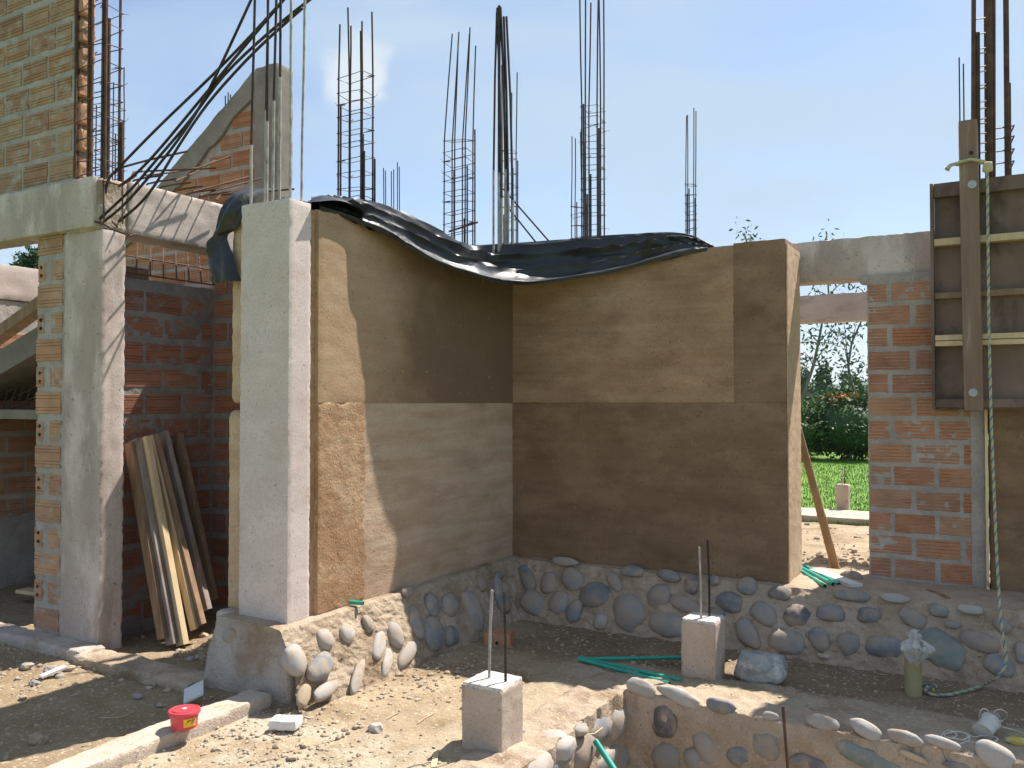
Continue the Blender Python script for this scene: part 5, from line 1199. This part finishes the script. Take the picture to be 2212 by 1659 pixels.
    for i in range(n+1):
        for j in range(n+1):
            u, v = i/n, j/n; p = (q[0]*(1-u)+q[1]*u)*(1-v)+(q[3]*(1-u)+q[2]*u)*v; p = p.copy(); p[2] = -.420+.012*vnoise(np.array([p]), 30, 4)[0]; V.append(tuple(p))
    for i in range(n):
        for j in range(n): a = i*(n+1)+j; F.append([a, a+n+1, a+n+2, a+1])
    mesh('sheet', V, F, 'zinc', t)
    mesh('dark_edge', *tube([(q[0]+np.array([-.06, .02, .012])).tolist(), q[0].tolist(), (q[1]+np.array([0, 0, .012])).tolist()], .009, 6), 'box_dark', t, True)
    for k in range(5):
        p = q[3]*.6+q[0]*.2+q[1]*.2*(1)+np.array([.03*k, .01*(k % 2), .012]); th = np.linspace(0, 6.4, 14)
        mesh('wire_curl', *tube([(p[0]+.014*math.cos(a), p[1]+.014*math.sin(a), p[2]+.002) for a in th], .0025, 4), 'bolt', t, True)
    a_ = Vector(atz((960+390/6.144)/1.085, (1560+1240/6.144)/1.085, -.405)); b_ = Vector(atz((960+330/6.144)/1.085, (1560+1560/6.144)/1.085, -.405))
    mesh('wood_offcut', *beambox(a_, a_+(b_-a_)*1.3, .028, .018), 'wood_pale', None, False, ('small pale wood stick beside the zinc sheet at the bottom edge', 'wood piece', 'wood offcuts on the ground'))
    # footing strips
    P = rbox((-3.985, 1.2, -.6), (-3.80, 3.72, -.375), .018, .008, 12, .008, .02, 211, big=.006); mesh('concrete_strip', *P, 'concrete_rough_pale', None, True, ('pale concrete footing strip from the column base to the bottom left, under the red tub', 'footing', 'concrete footing strips'))
    P = rbox((-5.60, 3.62, -.6), (-4.42, 3.86, -.395), .018, .014, 12, .012, .03, 212, big=.012); mesh('concrete_strip', *P, 'mortar_earth', None, True, ('low footing strip across the alcove between pillar and column', 'footing', 'concrete footing strips'))
    P = rbox((-8.5, 3.66, -.6), (-5.58, 3.86, -.375), .02, .012, 10, .012, .03, 213, big=.012); mesh('concrete_strip', *P, 'concrete_rough', None, True, ('shaded footing strip left of the concrete pillar', 'footing', 'concrete footing strips'))
    # rubble lumps
    rl = [(110, 1450, .055), (150, 1447, .05), (128, 1462, .04), (60, 1442, .06), (80, 1608, .06), (298, 1508, .035), (322, 1487, .025), (362, 1492, .03), (345, 1527, .025), (812, 1580, .05), (785, 1552, .02), (1130, 1604, .02), (885, 1508, .02), (640, 1545, .03), (75, 1478, .04), (1020, 1515, .018), (440, 1375, .04), (462, 1366, .03), (410, 1425, .035)]
    rlab = ['rough grey lump topmost on the rubble left of the pillar base', 'pale lump at the right of the rubble left of the pillar base', 'small lump in front of the rubble left of the pillar base', 'large lump at the left of the rubble near the left edge', 'pale lump lying alone in the shade at the bottom left', 'small lump in the middle of the shaded earth before the alcove', 'tiny lump just above the red tub in the shade', 'small grey lump left of the tile piece', 'pale little lump left of the red tub', 'angular grey lump on the earth right of the white block', 'tiny lump between the white block and the angular lump', 'tiny pale lump right of the nearest pedestal', 'tiny lump on the lit earth left of the nearest pedestal', 'rough lump touching the column footing beside the white block', 'brownish lump below the rubble at the left edge', 'tiny lump on the lit earth below the corner cobbles', 'pale lump in the alcove at the foot of the planks', 'small lump in the alcove beside the earth wall end', 'small lump on the footing strip across the alcove']
    for k, (dx, dy, s) in enumerate(rl):
        c = np.array(atz(dx, dy, -.45)); c[2] = float(gh(np.array([c[0]]), np.array([c[1]]))[0]); V, F = stone_geo((s, s*.7, s*.5), 600+k*5, sub=2, rough=.55)
        mesh('rubble_piece', V+c+np.array([0, 0, s*.25]), F, ('stone_pale', 'mortar_earth', 'stone_grey')[k % 3], None, False, (rlab[k], 'rubble', 'rubble lumps on the ground'))
    a_ = Vector(atz(88, 1462, -.43)); b_ = Vector(atz(142, 1440, -.40)); mesh('tile_piece', *beambox(a_, b_, .05, .015), 'white_paint', None, False, ('long white tile splinter on the rubble left of the pillar base', 'tile'))
    # twigs
    for k, (p, q, r_) in enumerate((((560+850, 0), (0, 0), 0),)): pass
    tw = [([(902, 1557), (915, 1552), (930, 1543), (938, 1537)], 'thin dry straw on the earth left of the nearest pedestal'), ([(1268, 1602), (1285, 1596), (1302, 1588)], 'dry twig on the stones right of the nearest pedestal'), ([(970, 1395), (972, 1385), (980, 1378), (992, 1382)], 'pale curved twig on the shaded dirt near the corner cobbles'), ([(835, 1546), (852, 1540), (862, 1536)], 'short pale stick right of the white block'), ([(215, 1547), (262, 1545), (290, 1532)], 'thin root lying in the shade left of the tile piece')]
    for pts, lab in tw:
        mesh('twig', *tube([(*atz(a, b, -.43)[:2], float(gh(*[np.array([v]) for v in atz(a, b, -.43)[:2]])[0])+.008) for a, b in pts], .003, 5), 'wood_pale', None, True, (lab, 'twig', 'dry twigs on the ground'))
    # bamboo pole
    t = thing('bamboo_pole', 'brown bamboo pole leaning against the end of the earth wall in the door gap', 'pole', tuple(atz(1805, 1228, -.03)))
    b = Vector(atz(1805, 1228, -.06)); tp = Vector((-1.40, 7.06, 1.28)); tp = Vector(aty(1724, 925, 7.10))
    N_ = 6
    for k in range(N_-1 if False else 5):
        p = b.lerp(tp, k/5); q = b.lerp(tp, (k+1)/5); r = .037-.002*k
        mesh('culm_segment', *tube([p, p.lerp(q, .03), p.lerp(q, .5), p.lerp(q, .97), q], [r*1.12, r, r*.97, r*.97, r*1.1], 12), 'bamboo', t, True)
small()
# wires: fine binding wire near the left
# ------------------------------------------------------------------ vegetation
def leafcloud(n, c, s, leaf, seed, top_bias=0.0, clumps=40):
    r = np.random.RandomState(seed); cc = r.normal(size=(clumps, 3)); cc /= np.linalg.norm(cc, axis=1, keepdims=True); cc *= (.45+.5*r.rand(clumps, 1))
    k = r.randint(0, clumps, n); P = cc[k] + r.normal(size=(n, 3))*.17; P = P*np.array(s)+np.array(c)
    d1 = r.normal(size=(n, 3)); d1 /= np.linalg.norm(d1, axis=1, keepdims=True); d2 = np.cross(d1, r.normal(size=(n, 3))); d2 /= np.linalg.norm(d2, axis=1, keepdims=True)
    L = leaf*(.6+.8*r.rand(n, 1)); V = np.stack([P-d1*L, P+d2*L*.45, P+d1*L, P-d2*L*.45], 1).reshape(-1, 3); F = np.arange(n*4).reshape(n, 4); return V, F
def shrub(label, c, s, n, leaf, mat, seed, extra=None, group='shrubs along the far hedge'):
    t = thing('shrub', label, 'shrub', (c[0], c[1], -.47), group)
    mesh('foliage', *leafcloud(n, c, s, leaf, seed), mat, t)
    V, F = ICO2; mesh('inner_foliage', V*np.array(s)*.72+np.array(c), F, 'leaf_dark', t, True)
    mesh('stem', *tube([(c[0], c[1], -.5), (c[0]+.1, c[1], c[2])], .05, 6), 'bark', t, True)
    if extra: mesh('colored_leaves', *leafcloud(extra[0], extra[3], extra[4], leaf, seed+1), extra[1], t)
def W(dx, dy, depth): d = ray(dx, dy); return CE + d*depth
def veg():
    dp = 27.
    c = W(1835, 930, dp); shrub('dark dense shrub with red and yellow leaf tips on its top, behind the lawn', (c[0], c[1], .55), (1.35, 1.1, 1.05), 9000, .06, 'leaf_dark', 1, (70, 'leaf_red', None, (c[0]-.2, c[1]-.4, 1.55), (.7, .4, .18)))
    c = W(1745, 900, 29); shrub('bright yellow green bush at the left of the door gap view', (c[0], c[1], .7), (.75, .8, .7), 4000, .05, 'leaf_light', 2)
    c = W(1745, 950, dp); shrub('dark bush low at the left of the door gap view', (c[0]-.5, c[1], .3), (1.1, .9, .75), 5000, .06, 'leaf', 8)
    for k, (dx, dep, s, h) in enumerate(((1690, 33, 2.0, .7), (1790, 36, 2.6, .95), (1875, 33, 2.4, 1.15), (1960, 34, 2.8, 1.0), (1600, 35, 2.5, .9), (2060, 36, 3, 1.2))):
        c = W(dx, 870, dep); shrub(['mid green hedge mass far left behind the gap', 'grey green hedge mass in the middle of the gap view', 'green hedge mass at the right of the gap view', 'hedge hidden mostly behind the brick wall', 'hedge hidden mostly behind the earth wall', 'hedge beyond the formwork'][k], (c[0], c[1], h-.3), (s, 1.4, h+.25), 6000, .09, ['leaf', 'leaf_grey', 'leaf', 'leaf', 'leaf', 'leaf'][k], 20+k)
    # far conifer like trees
    for k, (dx, dy, dep, h, w_) in enumerate(((1776, 800, 60, 1.7, .75), (1838, 815, 62, 1.5, .7), (1732, 800, 58, 2.6, .5))):
        c = W(dx, 868, dep); t = thing('tree', ['round dark tree far off left of centre in the gap view', 'small dark tree far off at the right of the gap view', 'dark narrow tree far off at the left edge of the gap view'][k], 'tree', (c[0], c[1], -.47), 'far trees through the door gap')
        ztop = CE[2]+ray(dx, dy-5)[2]*dep+.2
        mesh('crown', *leafcloud(2500, (c[0], c[1], ztop-h), (w_*1.1, w_*1.1, h), .16, 40+k, clumps=30), 'leaf_grey', t); mesh('trunk', *tube([(c[0], c[1], -.5), (c[0], c[1], ztop-h)], .15, 6), 'bark', t, True)
    # slender young trees
    rr = random.Random(6)
    def thin(label, pts, dep, brs, nl, seed):
        P = [Vector(W(x, y, dep)) for x, y in pts]; P = [Vector((P[0].x, P[0].y, -.47))]+P
        t = thing('young_tree', label, 'tree', P[0], 'slender young trees')
        mesh('trunk', *tube(P, [.075-.06*i/(len(P)-1) for i in range(len(P))], 6), 'bark', t, True)
        r = np.random.RandomState(seed); LV = []; 
        for (i, dx, dy) in brs:
            a = P[i+1]; b = Vector(W(pts[i][0]+dx, pts[i][1]+dy, dep+rr.uniform(-.4, .4))); m = a.lerp(b, .5)+Vector((0, 0, .06))
            mesh('branch', *tube([a, m, b], [.026, .018, .008], 5), 'bark', t, True)
            for q in range(nl):
                s = .3+.7*r.rand(); c = (a.lerp(m, s*2) if s < .5 else m.lerp(b, s*2-1)); c = np.array(c)+r.normal(size=3)*np.array([.22, .22, .22]); LV.append(c)
        LV = np.array(LV); n = len(LV); d1 = r.normal(size=(n, 3)); d1[:, 2] -= .5; d1 /= np.linalg.norm(d1, axis=1, keepdims=True); d2 = np.cross(d1, r.normal(size=(n, 3))); d2 /= np.linalg.norm(d2, axis=1, keepdims=True)
        L = .075+.055*r.rand(n, 1); V = np.stack([LV, LV+d1*L+d2*L*.35, LV+d1*L*2, LV+d1*L-d2*L*.35], 1).reshape(-1, 3)
        mesh('foliage', V, np.arange(n*4).reshape(n, 4), 'leaf_grey', t)
    thin('slender leaning young tree seen through the left of the door gap', [(1733, 860), (1757, 790), (1768, 740), (1777, 690), (1790, 640), (1784, 520), (1786, 500)], 31,
         [(1, 30, -45), (1, -20, -30), (2, 35, -30), (2, -28, -25), (3, 45, -45), (3, -25, -20), (4, 30, -30), (4, -30, -10), (1, 45, 5), (0, 35, -5), (2, 50, 10), (5, 6, -10), (0, 40, -25)], 40, 3)
    thin('thin drooping young tree at the right of the door gap', [(1852, 860), (1838, 825), (1832, 790), (1840, 740), (1862, 690), (1872, 640), (1880, 600)], 31.5,
         [(1, -22, -20), (1, 20, -20), (2, -12, -60), (2, 35, -10), (3, -35, -30), (3, 10, -40), (4, -30, -18), (4, 12, -20), (5, -20, -20), (2, -8, -90)], 34, 5)
    thin('young tree mostly hidden by the earth wall, its tips above the wall top', [(1700, 800), (1690, 700), (1650, 600), (1612, 520), (1607, 505)], 31, [(2, 30, -30), (3, -5, -18), (3, 12, -4), (1, 40, -60), (0, 40, -40)], 26, 7)
    # tree top at far left
    c = W(70, 560, 40); t = thing('tree', 'dark tree top showing beside the left beam under the sky', 'tree', (c[0], c[1], -.47))
    mesh('crown', *leafcloud(3000, (c[0]+.4, c[1], c[2]-1.0), (1.0, 1.0, 1.3), .12, 77), 'leaf_dark', t); mesh('trunk', *tube([(c[0], c[1], -.5), (c[0], c[1], c[2]-1)], .15, 6), 'bark', t, True)
    # hills
    for nm, dist, dx0, dx1, hh, sd in (('hills', 2600, 0, 0, 95, 3), ('hills_far', 4200, 0, 0, 190, 9)):
        n = 160; V = []; F = []
        for k in range(n+1):
            a = YAW + math.radians(60)-math.radians(130)*k/n; x = -math.sin(a)*dist; y = math.cos(a)*dist
            h = hh*(.75+.35*vnoise(np.array([[k*.13, sd, 0.]]), 1, sd)[0]+.12*vnoise(np.array([[k*.6, sd, 0.]]), 1, sd)[0])
            V += [(x, y, -5), (x, y, h*.6), (x*1.12, y*1.12, h), (x*1.4, y*1.4, -5)]
        for k in range(n):
            for j in range(3): a = k*4+j; F.append([a, a+4, a+5, a+1])
        structure(mesh(nm, V, F, 'hill', None, True))
veg()
if True:
    m, nt, b, N, L = nodes('haze'); nt.nodes.remove(b); pv = N('ShaderNodeVolumePrincipled'); pv.inputs['Density'].default_value = .00015; pv.inputs['Color'].default_value = (.80, .86, .95, 1); pv.inputs['Anisotropy'].default_value = 0
    L(pv.outputs[0], nt.nodes['Material Output'].inputs['Volume']); M['haze'] = m
    stuff(mesh('haze', *box((-6200, -6200, -8), (6200, 6200, 260)), 'haze'))
